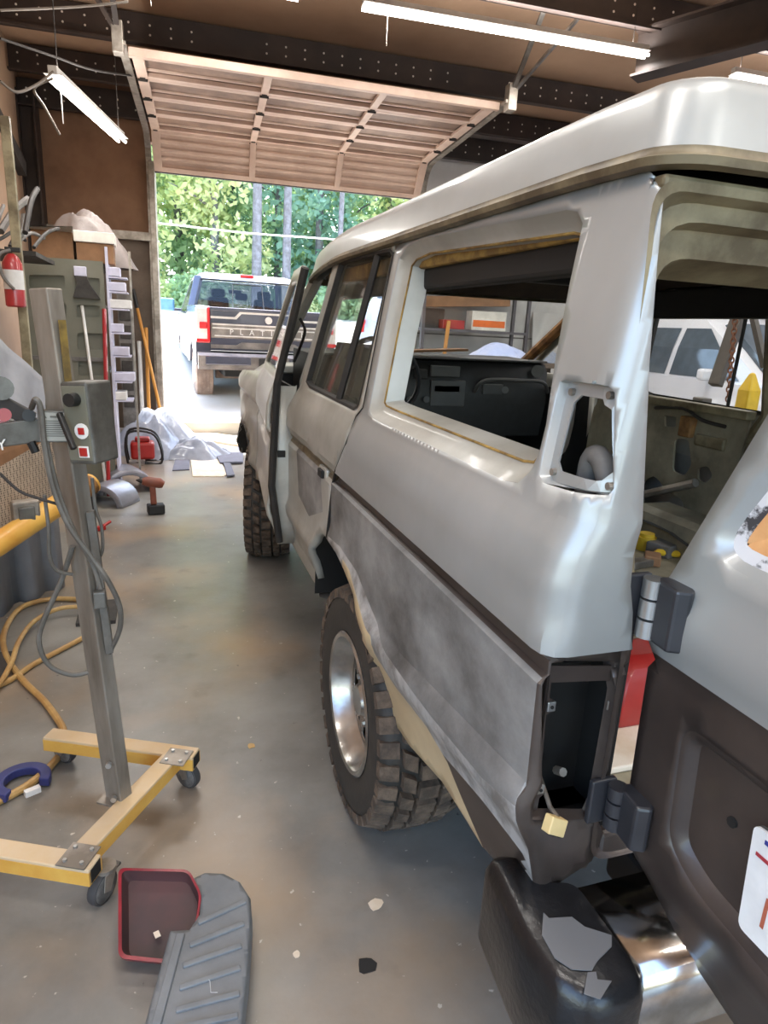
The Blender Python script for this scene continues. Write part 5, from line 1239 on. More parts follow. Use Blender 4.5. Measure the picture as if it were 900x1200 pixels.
# bins on the white rack beside the olive panel
br = thing('bin_rack', 'narrow white rack of parts bins at the edge of the olive panel', 'rack', (xr+.09, OY+.1, 0))
MB().box((xr+.03, OY+.15, 1.1), (.02, .3, 2.2)).build('side', 'lavender', br); MB().box((xr+.21, OY+.3, 1.1), (.02, .02, 2.2)).build('upright', 'galv', br)
for k, (y0, m_) in enumerate(((318, 'lavender'), (335, 'lavender'), (355, 'label_white'), (383, 'lavender'), (410, 'lavender'), (440, 'lavender'), (462, 'label_white'))):
    z = PY(133, y0, OY+.1).z; w_ = .10+.04*(k % 3)
    MB().box((xr+.11, OY+.16, z-.055), (.16, .28, .012)).build('shelf_plate', 'lavender', br)
    mb = MB(); mb.loft([[Vector((xr+.035+a*w_, OY+.02+b*.2, z+zz)) for a, b in ((0, 0), (1, 0), (1, 1), (0, 1))] for zz in (-.045, .03)], caps=True); o = mb.build('parts_bin', m_, None, bevel=.006)
    tag(o, 'pale plastic parts bin standing on the narrow white rack', 'bin', 'bins on the narrow white rack')
def pole(a, b, r_, m_, name, label, cat, tip=None):
    t = thing(name, label, cat, (a.x, a.y, min(a.z, b.z)))
    MB().tube([a, b], r_, 8).build('handle', m_, t, smooth=True)
    if tip: MB().tube([b-(b-a)*.12, b], r_*1.25, 8).build('grip', tip, t, smooth=True)
    return t
def lean(x0, y0, x1, y1, Yb, Yt): return PY(x0, y0, Yb), PY(x1, y1, Yt)
a, b = lean(117, 444, 96, 358, OY-.22, OY-.03); a.z = .02; pole(a, b, .013, 'white_plastic', 'white_pole', 'thin white pole leaning on the olive panel', 'pole')
a, b = lean(119, 448, 122, 362, OY-.25, OY-.03); a.z = .02; pole(a, b, .018, 'extinguisher_red', 'red_pole', 'dark red pole leaning on the olive panel edge', 'pole')
a, b = lean(194, 466, 156, 339, 9.25, 9.55); a.z = .02; t = pole(a, b, .02, 'wood_handle', 'broom', 'yellow broom handle with black grip leaning by the door jamb', 'broom', 'black_plastic')
MB().box((a.x, a.y, .05), (.3, .06, .08)).build('broom_head', 'dark_clutter', t)
a, b = lean(173, 455, 171, 384, 9.3, 9.55); a.z = .02; pole(a, b, .024, 'wood_handle', 'shovel', 'orange wooden shovel shaft leaning beside the broom', 'shovel')
a, b = lean(165, 450, 163, 400, 9.3, 9.55); a.z = .02; pole(a, b, .028, 'label_white', 'white_pipe', 'white plastic pipe leaning on the wall beside the broom', 'pipe')
q = PY(149, 420, 9.3); lr = thing('drawer_rack', 'dark rack of small drawers against the lower wall', 'rack', (q.x, q.y, 0))
MB().box((q.x, q.y+.06, .95), (.17, .12, 1.9)).build('frame', 'grey_clutter', lr)
for k in range(6): MB().box((q.x, q.y-.005, .55+.22*k), (.13, .03, .16)).build('drawer', 'dark_clutter', lr, bevel=.004)
# hanging brush on olive panel
q = opx(94, 318, -.04); hb = thing('hanging_brush', 'black bristle brush with pale tag hanging on the olive panel', 'brush', q)
MB().box(q, (.10, .04, .08)).build('tag', 'lavender', hb, bevel=.006); MB().loft([[q+Vector((a*w_+.02*k, b*.03, z)) for a, b in ((-1, -1), (1, -1), (1, 1), (-1, 1))] for k, (z, w_) in enumerate(((-.04, .05), (-.10, .05), (-.22, .11)))], caps=True).build('bristles', 'dark_clutter', hb)
# floor clutter at the foot of the rack
for k, (x, y, m_, nm) in enumerate(((120, 535, 'dark_clutter', 'parts crate'), (140, 525, 'grey_clutter', 'metal casting'), (108, 552, 'red_plastic', 'tool tray'), (128, 520, 'dark_clutter', 'parts crate'))):
    p = G(x, y, 0); o = MB().loft([[Vector((p.x+a*.14*kk, p.y+b*.12*kk, z)) for a, b in ((-1, -1), (1, -1), (1, 1), (-1, 1))] for z, kk in ((.003, .9), (.18, 1), (.25, .7))], caps=True).build(nm.replace(' ', '_'), m_, None, bevel=.01)
    tag(o, ('dark parts crate at the foot of the olive panel', 'grey metal casting on the floor beside the plastic heap', 'red tool tray on the floor behind the grey fender shells', 'dark parts crate beside the drawer rack')[k], nm.split()[1])
# loose wires under the roof on the left
for k, pp in enumerate((((0, 45, 6.0), (60, 65, 6.4), (110, 82, 7.0), (165, 90, 7.8)), ((0, 12, 6.0), (90, 8, 6.2), (150, 2, 6.3)), ((0, 95, 5.2), (20, 108, 5.3), (45, 98, 5.5), (62, 84, 5.6)), ((62, 92, 5.6), (40, 104, 5.6), (52, 125, 5.7), (70, 158, 5.8)))):
    o = MB().tube(spline([PY(*q) for q in pp], 5), .009, 6).build('loose_wire', 'wire_grey' if k else 'wire_dark', None, smooth=True)
    tag(o, ('dark cable sagging below the punched purlins by the left wall', 'thin grey cable running under the roof above the slanted strip lamp', 'pale cord feeding the near end of the slanted strip lamp', 'pale cord dangling below the slanted strip lamp')[k], 'cable')
# ------------------------------------------------------------------ beyond the wagon, inside the shop
FYr = 9.2
def shelf_unit():
    x0, x1 = PY(482, 380, FYr).x, PY(600, 380, FYr).x
    t = thing('steel_shelving', 'grey steel shelving with boxes against the white wall', 'shelf', ((x0+x1)/2, FYr, 0))
    z1, z2 = PY(540, 338, FYr-.3).z, PY(540, 386, FYr-.3).z
    for x in (x0, x1):
        for y in (FYr-.45, FYr-.02): MB().box((x, y, z1/2+.08), (.045, .045, z1+.16)).build('upright', 'shelf_steel', t)
    for z in (.3, z2-.45, z2, z1): MB().box(((x0+x1)/2, FYr-.235, z-.02), (x1-x0, .47, .035)).build('shelf_board', 'shelf_steel', t)
    return x0, x1, z1, z2
x0, x1, z1, z2 = shelf_unit()
heap('wrapped_bundle', ((x0+x1)/2-.1, FYr-.24, z1), .72, .22, .34, 'bag_grey', 'plastic wrapped bundle on the top board of the steel shelving', 'bundle', 11)
zc = (z2-.0)
def sbox(px0, px1, h, m_, name, label, rz=0.0, band=None, yy=FYr-.36, d=.2):
    a = PY(px0, 380, yy).x; b = PY(px1, 380, yy).x
    t = thing(name, label, 'box', ((a+b)/2, yy, z2)); MB().box(((a+b)/2, yy, z2+h/2), (b-a, d, h)).build('carton', m_, t, bevel=.004)
    if band: MB().box(((a+b)/2, yy-d/2-.002, z2+h*.35), (b-a-.04, .003, h*.35)).build('printed_band', band, t)
    return t
sbox(549, 589, .26, 'cardboard_white', 'printed_box', 'white box with orange print on the lower board of the steel shelving', band='orange_ink')
sbox(516, 541, .12, 'red_plastic', 'red_case', 'flat red case beside the orange printed box on the shelving')
a = PY(477, 372, FYr-.3); b = PY(593, 362, FYr-.3)
o = MB().bar((a.x, a.y, z2+.33), (b.x, b.y, z2+.42), .22, .14).build('long_carton', 'cardboard', None, bevel=.004); tag(o, 'long flat brown carton resting slantwise on the shelving boxes', 'box')
o = MB().box(((x0*.6+x1*.4)-.42, FYr-.2, z2+.13), (.3, .2, .26)).build('carton_block', 'dark_clutter', None, bevel=.004); tag(o, 'dark box under the long flat carton on the shelving', 'box')
a = PY(514, 404, FYr-.7); b = PY(526, 376, FYr-.5); a.z = .02; t = thing('wooden_stake', 'orange wooden stake leaning in front of the steel shelving', 'stake', a); MB().bar(a, b, .05, .02).build('shaft', 'wood_handle', t)
a = PY(626, 402, 9.05); o = MB().slab([PY(625, 366, 9.2), PY(656, 368, 9.2), PY(656, 440, 9.05), PY(623, 440, 9.05)], (0, .03, 0)).build('white_board', 'white_wall', None); tag(o, 'white panel leaning on the white block wall beside the shelving', 'panel')
# covered bench
bx0 = PY(566, 420, 7.0).x; bx1 = PY(642, 420, 7.0).x; bz = PY(600, 425, 7.0).z
t = thing('work_bench', 'plain work bench standing beyond the wagon bonnet', 'bench', ((bx0+bx1)/2, 7.2, 0)); MB().box(((bx0+bx1)/2+.2, 7.3, bz-.02), (bx1-bx0+.6, .8, .05)).build('top', 'grey_board', t)
for sx in (bx0, bx1+.4):
    for sy in (6.95, 7.62): MB().box((sx, sy, bz/2-.02), (.06, .06, bz-.05)).build('leg', 'grey_board', t)
heap('blue_sheet', ((bx0+bx1)/2-.1, 7.25, bz+.006), .42, .3, .2, 'blue_sheet', 'crumpled pale blue sheet on the work bench', 'sheet', 21); heap('white_rag', ((bx0+bx1)/2+.62, 7.3, bz+.006), .22, .28, .13, 'plastic_sheet', 'crumpled white rag on the work bench beside the blue sheet', 'rag', 22)
# seams in the white wall
for k in range(5):
    z = .8+.8*k; MB().box((5.9, -.004, z), (4.6, .006, .02), BM).build('wall_joint', 'grey_clutter', bpy.data.objects['wall_front_right'])
    bpy.data.objects['wall_front_right'].children[-1].matrix_parent_inverse = Matrix.Identity(4)

# ------------------------------------------------------------------ generic cars
def suv(label, loc, rz, paint, group=None, name='white_car', sc=1.0):
    t = thing(name, label, 'car', loc, rz, group); M = Matrix.Translation(Vector(loc)) @ Matrix.Rotation(rz, 4, 'Z') @ Matrix.Scale(sc, 4)
    W2, L = .95, 4.8
    low = [(0.0, .55), (.02, .95), (.10, 1.12), (1.0, 1.15), (3.2, 1.13), (4.3, 1.06), (4.70, .98), (4.8, .80), (4.78, .45), (4.55, .30)]
    def ar(c): return [(c+.42*math.cos(a), .36+.42*math.sin(a)) for a in [PI*k/8 for k in range(9)]]
    pts = low+[(4.2+.0, .30)]+[p for p in ar(3.78) if p[1] > .3]+[(3.36, .30), (1.35, .30)]+[p for p in ar(.93) if p[1] > .3]+[(.45, .32)]
    rows = []
    for x, k in ((-1, .965), (-.985, .99), (-.9, 1.0), (0, 1.0), (.9, 1.0), (.985, .99), (1, .965)):
        rows.append([M @ Vector((x*W2*(.97 if z > 1.05 or z < .4 else 1), 2.4+(y-2.4)*k, z)) for y, z in pts])
    mb = MB().loft(rows, caps=True); mb.build('body', paint, t, smooth=True, angle=35)
    g = []
    for z, x, y0, y1 in ((1.10, .90, .08, 3.35), (1.45, .82, .22, 2.80), (1.72, .72, .40, 2.30), (1.80, .66, .55, 2.15), (1.82, .4, .9, 1.9)):
        g.append([M @ Vector((s_*x, y, z)) for s_, y in ((-1, y0), (1, y0), (1, (y0+y1)/2), (1, y1), (.5, y1+.06), (-.5, y1+.06), (-1, y1), (-1, (y0+y1)/2))])
    MB().loft(g, caps=True).build('greenhouse', paint, t, smooth=True, angle=30)
    for s_ in (-1, 1):
        for y0, y1, y2, y3 in ((.35, 1.12, 1.14, .5), (1.2, 1.95, 1.95, 1.2), (2.03, 3.0, 2.38, 2.03)):
            def gx(z): return lerpt([(1.1, .9), (1.45, .82), (1.72, .72)], z)+.004
            rw_ = []
            for z, k in ((1.16, 0), (1.30, .28), (1.45, .58), (1.56, .8), (1.66, 1)):
                rw_.append([M @ Vector((s_*(gx(z)+.006), y0+(y3-y0)*k, z)), M @ Vector((s_*(gx(z)+.006), y1+(y2-y1)*k, z))])
            MB().loft(rw_, loop=False).build('side_window', 'car_glass', t, solid=.004)
        MB().box((s_*1.0, 2.66, 1.2), (.16, .09, .12), M).build('door_mirror', paint, t, bevel=.03)
        MB().box((s_*.953, 1.9, .75), (.01, 2.9, .05), M).build('side_moulding', 'grey_clutter', t)
        MB().box((s_*.66, 1.3, 1.83), (.03, 1.4, .03), M).build('roof_rail', 'galv', t)
        for yy in (.93, 3.78):
            Mw = M @ Matrix.Translation((s_*.70, yy, .36))
            w_ = MB().lathe([(.0, -.1), (.25, -.11), (.33, -.1), (.36, -.05), (.36, .05), (.33, .1), (.25, .11), (.22, .09), (.0, .07)], 28, Mw @ Matrix.Translation((s_*.12, 0, 0))).build('tyre', 'tyre_rubber', t, smooth=True)
            MB().lathe([(.0, .235), (.06, .235), (.20, .215), (.235, .236), (.24, .22)], 24, M @ Matrix.Translation((s_*.70, yy, .36)) @ Matrix.Diagonal((s_, 1, 1, 1))).build('hub', 'rim_alloy', w_, smooth=True)
            Mh = M @ Matrix.Translation((s_*.938, yy, .36))
        MB().box((s_*.72, 4.72, .82), (.34, .12, .16), M).build('headlamp', 'lamp_white', t, bevel=.03)
        MB().box((s_*.82, .04, .95), (.14, .08, .3), M).build('tail_lamp', 'lamp_red', t, bevel=.02)
    MB().slab([M @ Vector(p) for p in ((-.78, 3.27, 1.17), (.78, 3.27, 1.17), (.62, 2.42, 1.70), (-.62, 2.42, 1.70))], M.to_3x3() @ Vector((0, .07, .03))).build('windscreen', 'car_glass', t)
    MB().slab([M @ Vector(p) for p in ((-.78, .14, 1.17), (.78, .14, 1.17), (.62, .38, 1.66), (-.62, .38, 1.66))], M.to_3x3() @ Vector((0, -.03, .0))).build('rear_window', 'car_glass', t)
    MB().box((0, 4.76, .72), (.9, .08, .22), M).build('grille', 'black_plastic', t, bevel=.02)
    return t
ap = PX(822, 400, 5.9)
suv('white car parked indoors beyond the far side of the wagon', (5.9+1.0, ap.y+2.68, 0), PI, 'car_white', sc=1.1)
# engine hoist with chain
hx = PX(862, 400, 3.15)
eh = thing('engine_hoist', 'grey engine hoist leaning beyond the far door window', 'hoist', (hx.x, hx.y, 0))
MB().bar(PX(838, 452, 3.15), PX(872, 352, 3.3), .07, .06).build('boom', 'hoist_grey', eh, bevel=.006); q = PX(838, 452, 3.15)
MB().bar(q+Vector((-.0, .08, -.08)), (q.x, q.y+.12, .02), .08, .08).build('mast', 'hoist_grey', eh, bevel=.006); MB().box((q.x, q.y+.1, .03), (.7, .5, .06)).build('base', 'hoist_grey', eh, bevel=.006)
MB().bar(PX(878, 350, 3.2), PX(896, 430, 3.2), .03, .03).build('strap_bar', 'hoist_grey', eh)
q = PX(887, 345, 3.2); MB().box(q, (.05, .05, .09)).build('hook_block', 'hoist_red', eh, bevel=.012)
MB().tube(spline([q+Vector((0, 0, -.05)), q+Vector((.02, .0, -.09)), q+Vector((-.01, 0, -.12)), q+Vector((-.04, 0, -.09))], 4), .012, 8).build('hook', 'hoist_red', eh, smooth=True)
ca, cb_ = PX(864, 345, 3.08), PX(853, 470, 3.08)
ch = thing('lifting_chain', 'rusty lifting chain hanging beside the hoist boom', 'chain', (cb_.x, cb_.y, cb_.z))
n = 22
for k in range(n):
    p = ca+(cb_-ca)*((k+.5)/n); L2 = (ca-cb_).length/n*.72; a_ = PI/2*(k % 2)+.4
    ring_ = [p+Vector((math.cos(a_)*.013*math.cos(t_), math.sin(a_)*.013*math.cos(t_), L2*math.sin(t_))) for t_ in [2*PI*j/10 for j in range(10)]]
    MB().tube(ring_, .0045, 5, closed=True).build('link', 'chain_rust', ch, smooth=True)
q = PX(880, 448, 3.5); o = MB().loft([[Vector((q.x+a*.055*k, q.y+b*.055*k, z)) for a, b in ((-1, -1), (1, -1), (1, 1), (-1, 1))] for z, k in ((.003, 1), (q.z-.05, .9), (q.z+.06, .25))], caps=True).build('yellow_jug', 'yellow_plastic', None, bevel=.02); tag(o, 'yellow plastic jug beyond the far door window', 'jug')

# ------------------------------------------------------------------ outdoors
def gz(y): return -.02+(.14*(y-WY-.3) if y < 14 else .14*(14-WY-.3)+.10*(y-14)) if y > WY+.3 else -.02
ys = [WY+.3, 12, 14, 20, 26, 34, 70]
mb = MB(); mb.loft([[Vector((x, y, gz(y)+(0 if y < 25 else .0))) for x in (-60, -8, 0, 8, 20, 60)] for y in ys], loop=False); struct(mb.build('ground', 'apron', solid=.2))
mb = MB(); mb.loft([[Vector((x, y, gz(y)+.03+.05*math.sin(x*1.7+y))) for x in range(-30, 41, 2)] for y in (25.5, 26.5, 28, 34, 60)], loop=False); o = mb.build('lawn', 'grass', None, smooth=True); struct(o)
# pickup truck
TS = 1.12; TY = 10.95; tc_ = PY(314, 400, TY)
tk = thing('pickup_truck', 'dark pickup truck parked outside the door with its tailgate to us', 'truck', (tc_.x, TY, 0))
tzg = PY(241, 473, TY+.75).z
TM = Matrix.Translation((tc_.x, TY, tzg)) @ Matrix.Rotation(math.radians(0.8), 4, 'X') @ Matrix.Rotation(math.radians(1.5), 4, 'Z') @ Matrix.Scale(TS, 4)
def tb(c, d, m_, nm, par=None, bevel=.01, rz=0): return MB().box(c, d, TM, rz=rz).build(nm, m_, par or tk, bevel=bevel*TS)
# bed sides with wheel arches
for s_ in (-1, 1):
    ar = [(.95+.48*math.cos(a), .42+.50*math.sin(a)) for a in [PI*k/10 for k in range(11)]]
    poly = [(.02, .62), (.0, 1.36), (.04, 1.42), (1.78, 1.42), (1.78, .55)]+[p for p in ar if p[1] > .55]
    mb = MB(); mb.loft([[TM @ Vector((s_*x, y, z)) for y, z in poly] for x in (.80, .985, 1.0)], caps=True); mb.build('bed_side', 'truck_paint', tk, smooth=True, bevel=.01)
    tl_ = tb((s_*.905, -.012, 1.17), (.19, .06, .46), 'lamp_white', 'tail_lamp', bevel=.02)
    tb((s_*.83, -.03, 1.17), (.035, .06, .46), 'lamp_red', 'red_strip', tl_); tb((s_*.905, -.03, .955), (.18, .05, .05), 'lamp_red', 'red_strip', tl_); tb((s_*.90, -.035, 1.16), (.1, .05, .09), 'lamp_red', 'red_lens', tl_)
    M = TM @ Matrix.Translation((s_*.74, .95, .40))
    for yy in (.95, 4.6):
        M = TM @ Matrix.Translation((s_*.84, yy, .40))
        w_ = MB().lathe([(.0, -.12), (.26, -.13), (.36, -.13), (.395, -.11), (.40, -.05), (.40, .05), (.395, .11), (.36, .13), (.26, .13), (0, .12)], 32, M).build('tyre', 'truck_dust', tk, smooth=True)
        g_ = MB()
        for k in range(4): g_.lathe([(.4005, -.075+.05*k-.004), (.402, -.075+.05*k), (.4005, -.075+.05*k+.004)], 32, M)
        MB().lathe([(0, .13), (.2, .12), (.25, .135), (.26, .12)], 24, M @ Matrix.Diagonal((s_, 1, 1, 1))).build('hub', 'rim_alloy', w_, smooth=True)
        for k in range(4): MB().lathe([(.398, -.076+.05*k), (.4035, -.074+.05*k), (.4035, -.036+.05*k), (.398, -.034+.05*k)], 32, M).build('tread_rib', 'truck_dust', w_)
    mi_ = tb((s_*1.24, 3.45, 1.42), (.26, .10, .22), 'mirror_sky_reflection', 'door_mirror', bevel=.03); tb((s_*1.08, 3.45, 1.34), (.18, .06, .05), 'truck_paint', 'mirror_arm', mi_)
tg_ = tb((0, .02, 1.12), (1.62, .09, .58), 'truck_paint', 'tailgate', bevel=.012)
tb((0, -.035, 1.385), (1.62, .03, .05), 'truck_paint', 'spoiler_lip', tg_)
MB().prism([(-.80, 1.27), (-.45, 1.27), (-.38, 1.345), (.38, 1.345), (.45, 1.27), (.80, 1.27), (.80, 1.30), (.47, 1.30), (.40, 1.375), (-.40, 1.375), (-.47, 1.30), (-.80, 1.30)], .02, TM @ Matrix.Translation((0, -.025, -.01)) @ Matrix.Rotation(PI/2, 4, 'X')).build('upper_moulding', 'truck_cream', tg_)
tb((0, -.028, 1.10), (1.60, .02, .20), 'truck_panel', 'applique', tg_)
for z in (1.185, 1.135, 1.03): tb((0, -.04, z), (1.56 if z > 1.1 else 1.5, .012, .018), 'truck_cream', 'bright_strip', tg_, .003)
text('P   L   A   T   I   N   U   M', .128, 'lamp_white', tg_, TM @ Matrix.Translation((0, -.042, 1.085)) @ Matrix.Rotation(PI/2, 4, 'X') @ Matrix.Scale(.80, 4), ext=.004)
MB().cyl(TM @ Vector((0, -.03, 1.265)), TM @ Vector((0, -.045, 1.265)), .05*TS, 20).build('emblem', 'truck_cream', tg_, smooth=True)
MB().prism([(-.80, .88), (.80, .88), (.80, .93), (.45, .93), (.38, .97), (-.38, .97), (-.45, .93), (-.80, .93)], .02, TM @ Matrix.Translation((0, -.025, -.02)) @ Matrix.Rotation(PI/2, 4, 'X')).build('lower_moulding', 'truck_panel', tg_)
bm_ = MB(); bm_.loft([[TM @ Vector((x, y+.05*(abs(x)/.98)**4, z)) for y, z in ((-.02, .80), (-.14, .80), (-.18, .76), (-.18, .62), (-.12, .57), (-.02, .57))] for x in (-.98, -.9, -.5, 0, .5, .9, .98)], caps=True); bm2 = bm_.build('rear_bumper', 'truck_panel', tk, smooth=True, angle=30)
for s_ in (-1, 1): tb((s_*.58, -.185, .70), (.62, .02, .11), 'truck_paint', 'bumper_inset', bm2, .01)
tb((0, -.19, .68), (.32, .02, .13), 'seam_black', 'plate_recess', bm2); tb((0, -.2, .53), (.12, .2, .08), 'seam_black', 'tow_hitch', bm2)
tb((0, .95, .42), (1.3, .12, .12), 'truck_dust', 'axle'); tb((0, 2.4, .55), (1.2, 4.4, .2), 'seam_black', 'underbody', bevel=.02)
tb((0, .9, .80), (1.6, 1.7, .04), 'seam_black', 'bed_floor')
# cab
ca_ = MB(); ca_.loft([[TM @ Vector((s_*x, y, z)) for s_, y in ((-1, y0), (1, y0), (1, y1), (-1, y1))] for z, x, y0, y1 in ((.55, .98, 1.80, 4.2), (1.30, .99, 1.80, 4.2))], caps=True); ca_.build('cab_body', 'truck_paint', tk, bevel=.02)
roofc = MB(); roofc.loft([[TM @ Vector((s_*x, y, z)) for s_, y in ((-1, y0), (1, y0), (1, y1), (-1, y1))] for z, x, y0, y1 in ((1.86, .80, 2.02, 3.5), (1.93, .77, 2.06, 3.4), (1.965, .66, 2.2, 3.2))], caps=True); roofc.build('cab_roof', 'car_white', tk, smooth=True, angle=30)  # white roof paints a bright reflection on the dark truck
for s_ in (-1, 1):
    MB().bar(TM @ Vector((s_*.93, 1.86, 1.30)), TM @ Vector((s_*.78, 2.06, 1.88)), .13, .10).build('cab_pillar', 'truck_paint', tk, bevel=.01)
    MB().bar(TM @ Vector((s_*.93, 4.2, 1.30)), TM @ Vector((s_*.76, 3.45, 1.88)), .07, .07).build('windscreen_pillar', 'truck_paint', tk)
    MB().slab([TM @ Vector(p) for p in ((s_*.95, 1.95, 1.32), (s_*.95, 4.1, 1.32), (s_*.79, 3.45, 1.86), (s_*.79, 2.1, 1.86))], TM.to_3x3() @ Vector((s_*.004, 0, 0))).build('side_glass', 'glass_dark', tk)
    tb((s_*.40, 2.75, 1.42), (.36, .14, .34), 'black_plastic', 'seat', bevel=.05); tb((s_*.40, 2.75, 1.66), (.24, .10, .14), 'black_plastic', 'headrest', bevel=.04)
tb((0, 2.75, 1.62), (.22, .10, .12), 'black_plastic', 'headrest', bevel=.04)
rw = MB(); rw.slab([TM @ Vector(p) for p in ((-.86, 1.86, 1.33), (.86, 1.86, 1.33), (.74, 2.04, 1.83), (-.74, 2.04, 1.83))], TM.to_3x3() @ Vector((0, .008, 0))); rwo = rw.build('rear_window', 'glass_dark', tk)
MB().tube([TM @ Vector(p) for p in ((-.26, 1.865, 1.36), (.26, 1.865, 1.36), (.24, 2.02, 1.80), (-.24, 2.02, 1.80))], .012, 6, closed=True).build('slider_frame', 'grey_clutter', rwo)
MB().tube([TM @ Vector(p) for p in ((-.88, 1.85, 1.31), (.88, 1.85, 1.31), (.755, 2.04, 1.85), (-.755, 2.04, 1.85))], .018, 6, closed=True).build('window_rubber', 'black_plastic', rwo)
MB().slab([TM @ Vector(p) for p in ((-.86, 4.15, 1.33), (.86, 4.15, 1.33), (.72, 3.5, 1.84), (-.72, 3.5, 1.84))], TM.to_3x3() @ Vector((0, .008, 0))).build('windscreen', 'glass_clear', tk)
tb((0, 2.06, 1.935), (.22, .05, .05), 'lamp_red', 'brake_lamp'); tb((0, 3.6, 1.72), (.24, .04, .07), 'black_plastic', 'rear_view_mirror')
hd = MB(); hd.loft([[TM @ Vector((x, y, z)) for x in (-.95, -.6, 0, .6, .95)] for y, z in ((4.1, 1.31), (5.2, 1.27), (5.6, 1.15), (5.65, .6))], loop=False); hd.build('bonnet', 'truck_paint', tk, smooth=True, solid=.02)
for s_ in (-1, 1): tb((s_*.96, 4.7, 1.05), (.06, 1.5, .4), 'truck_paint', 'front_wing')
# second white car outside
sp_ = PY(434, 372, 15.5)
o = suv('white car parked outside beyond the dark pickup truck', (sp_.x+.4, 15.2, gz(15.9)), -.9, 'car_white')

# trees: four kinds built once, then copied
def tree_mesh(kind, seed):
    r2 = random.Random(seed); H_ = r2.uniform(11, 15); mb = MB()
    nb = 16
    for b in range(nb):
        z0 = H_*(.10+.85*b/nb); R_ = (3.0 if kind != 2 else 2.4)*(1-abs(b/nb-.45)*.9)
        for c in range(3):
            a = r2.uniform(0, 2*PI); rr = R_*r2.uniform(.1, .9); C0 = Vector((rr*math.cos(a), rr*math.sin(a), z0+r2.uniform(-.5, .5))); cr = r2.uniform(.7, 1.25)
            for q in range(95):
                d = Vector((r2.gauss(0, 1), r2.gauss(0, 1), r2.gauss(0, .7))).normalized()*cr*r2.uniform(.35, 1)
                p = C0+d; s_ = r2.uniform(.10, .21)
                u = Vector((r2.gauss(0, 1), r2.gauss(0, 1), r2.gauss(0, 1))).normalized(); v = u.cross(Vector((r2.gauss(0, 1), r2.gauss(0, 1), r2.gauss(0, 1)))).normalized()
                mb.add([p-u*s_, p-v*s_*.6, p+u*s_, p+v*s_*.6], [(0, 1, 2, 3)])
    tr = MB(); tr.tube([(0, 0, -.3), (.05, 0, H_*.4), (.0, .1, H_*.75), (.05, .1, H_)], [.19, .15, .10, .03], 8)
    for b in range(7):
        z0 = H_*(.3+.09*b); a = r2.uniform(0, 2*PI); tr.tube([(0, 0, z0), (1.1*math.cos(a), 1.1*math.sin(a), z0+.5), (2.0*math.cos(a), 2.0*math.sin(a), z0+.7)], [.06, .04, .015], 5)
    return mb, tr
LAB = ['yellow-green broadleaf tree at the forest edge behind the truck', 'fresh green broadleaf tree in the woods behind the truck', 'blue-green dense tree in the woods behind the truck']
protos = []
for k, m_ in enumerate(('leaf_light', 'leaf_mid', 'leaf_dark')):
    t = thing('forest_tree', LAB[k], 'tree', (0, 0, 0), 0, 'trees beyond the yard')
    mb, tr = tree_mesh(k, 40+k)
    c_ = mb.build('foliage', m_, t, fix=False); c_['kind'] = 'stuff'; tr.build('trunk', 'bark', t, smooth=True, fix=False); protos.append(t)
rt = random.Random(99)
spots = [(-9, 31, 0), (-6, 29, 1), (-3.2, 32, 2), (-1.2, 29.5, 0), (.9, 31.5, 1), (2.2, 29, 0), (3.4, 33, 2), (5.0, 31.0, 1), (6.6, 29.6, 2), (8.2, 31.5, 1), (9.8, 30, 0), (11.5, 32, 1), (13.5, 30, 2), (16, 31, 1), (19, 30, 0), (22, 32, 1), (-8, 37, 2), (-4, 38, 1), (-1, 37, 2), (2, 38, 1), (5, 37.5, 2), (8, 38, 1), (11, 37, 2), (14, 38, 0), (17, 37, 2), (21, 38, 1), (-12, 34, 1), (26, 34, 2)]
used = [False]*3
for x, y, k in spots:
    t = protos[k] if not used[k] else copy_tree(protos[k]); used[k] = True
    t.location = (x, y, gz(y)); t.rotation_euler = (0, 0, rt.uniform(0, 6.28)); s_ = rt.uniform(.85, 1.15); t.scale = (s_, s_, s_)
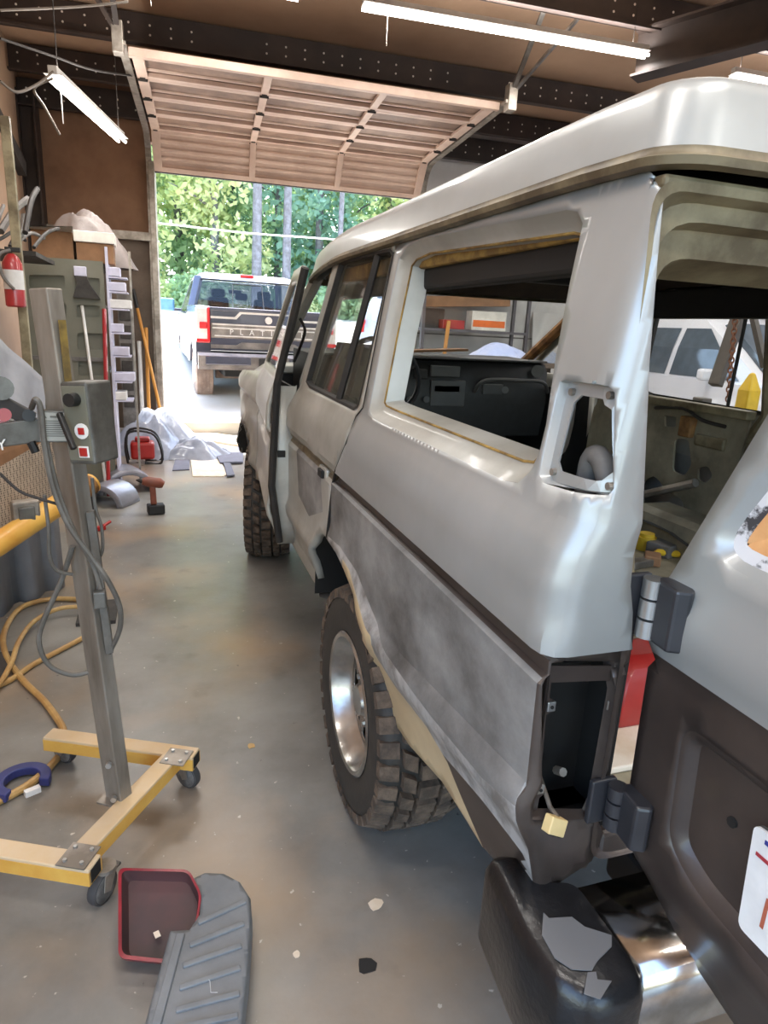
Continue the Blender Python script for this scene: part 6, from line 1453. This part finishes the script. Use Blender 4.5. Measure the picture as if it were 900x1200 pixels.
# bare pale trunks standing out
for k, (px_, r_) in enumerate(((300, .17), (335, .15), (397, .10))):
    p = PY(px_, 300, 26.8); b = Vector((p.x, 26.8, gz(26.8)))
    t = thing('pale_trunk', ('thick pale straight trunk rising behind the truck cab', 'second pale straight trunk right beside the thick one', 'thin pale trunk above the wagon roof')[k], 'tree', b)
    MB().tube([b-Vector((0, 0, .2)), b+Vector((.05, 0, 4)), b+Vector((.1, 0, 8)), b+Vector((.2, 0, 12))], [r_*1.2, r_, r_*.85, r_*.6], 10).build('trunk', 'bark', t, smooth=True)
    for j in range(4): a = j*1.7+k; z0 = 6.5+j*1.1; MB().tube([b+Vector((.08, 0, z0)), b+Vector((1.2*math.cos(a), 1.0*math.sin(a), z0+.7))], [.05, .015], 6).build('branch', 'bark', t)
# shrubs at the forest edge
def shrub_mesh(seed):
    r2 = random.Random(seed); mb = MB()
    for q in range(1500):
        d = Vector((r2.gauss(0, 1), r2.gauss(0, 1), abs(r2.gauss(0, 1)))).normalized()*r2.uniform(.5, 1)
        p = Vector((d.x*1.2, d.y*1.0, d.z*1.3)); s_ = r2.uniform(.06, .13)
        u = Vector((r2.gauss(0, 1), r2.gauss(0, 1), r2.gauss(0, 1))).normalized(); v = u.cross(Vector((r2.gauss(0, 1), r2.gauss(0, 1), r2.gauss(0, 1)))).normalized()
        mb.add([p-u*s_, p-v*s_*.6, p+u*s_, p+v*s_*.6], [(0, 1, 2, 3)])
    return mb
sh = []
for k, m_ in enumerate(('leaf_light', 'leaf_mid')):
    t = thing('shrub', ('yellow-green shrub at the foot of the forest', 'green shrub at the foot of the forest')[k], 'shrub', (0, 0, 0), 0, 'shrubs along the forest edge')
    c_ = shrub_mesh(70+k).build('foliage', m_, t, fix=False); c_['kind'] = 'stuff'
    st_ = MB(); st_.tube([(0, 0, -.1), (.1, 0, .5), (.2, .1, .9)], [.04, .03, .01], 6); st_.build('stem', 'bark', t, fix=False); sh.append(t)
us = [False, False]
for i in range(20):
    k = i % 2; t = sh[k] if not us[k] else copy_tree(sh[k]); us[k] = True
    y = 26.3+rt.uniform(0, 1.6); t.location = (-8+1.35*i, y, gz(y)); t.rotation_euler = (0, 0, rt.uniform(0, 6)); s_ = rt.uniform(.8, 1.4); t.scale = (s_, s_, s_)
# overhead wire across the yard
a, b = PY(150, 258, 22), PY(420, 283, 21)
o = MB().tube(spline([a+(a-b)*1.2, a, (a+b)/2-Vector((0, 0, .05)), b, b+(b-a)*1.2], 8), .022, 6).build('overhead_wire', 'label_white', None, smooth=True); tag(o, 'pale overhead utility wire crossing before the forest', 'wire')
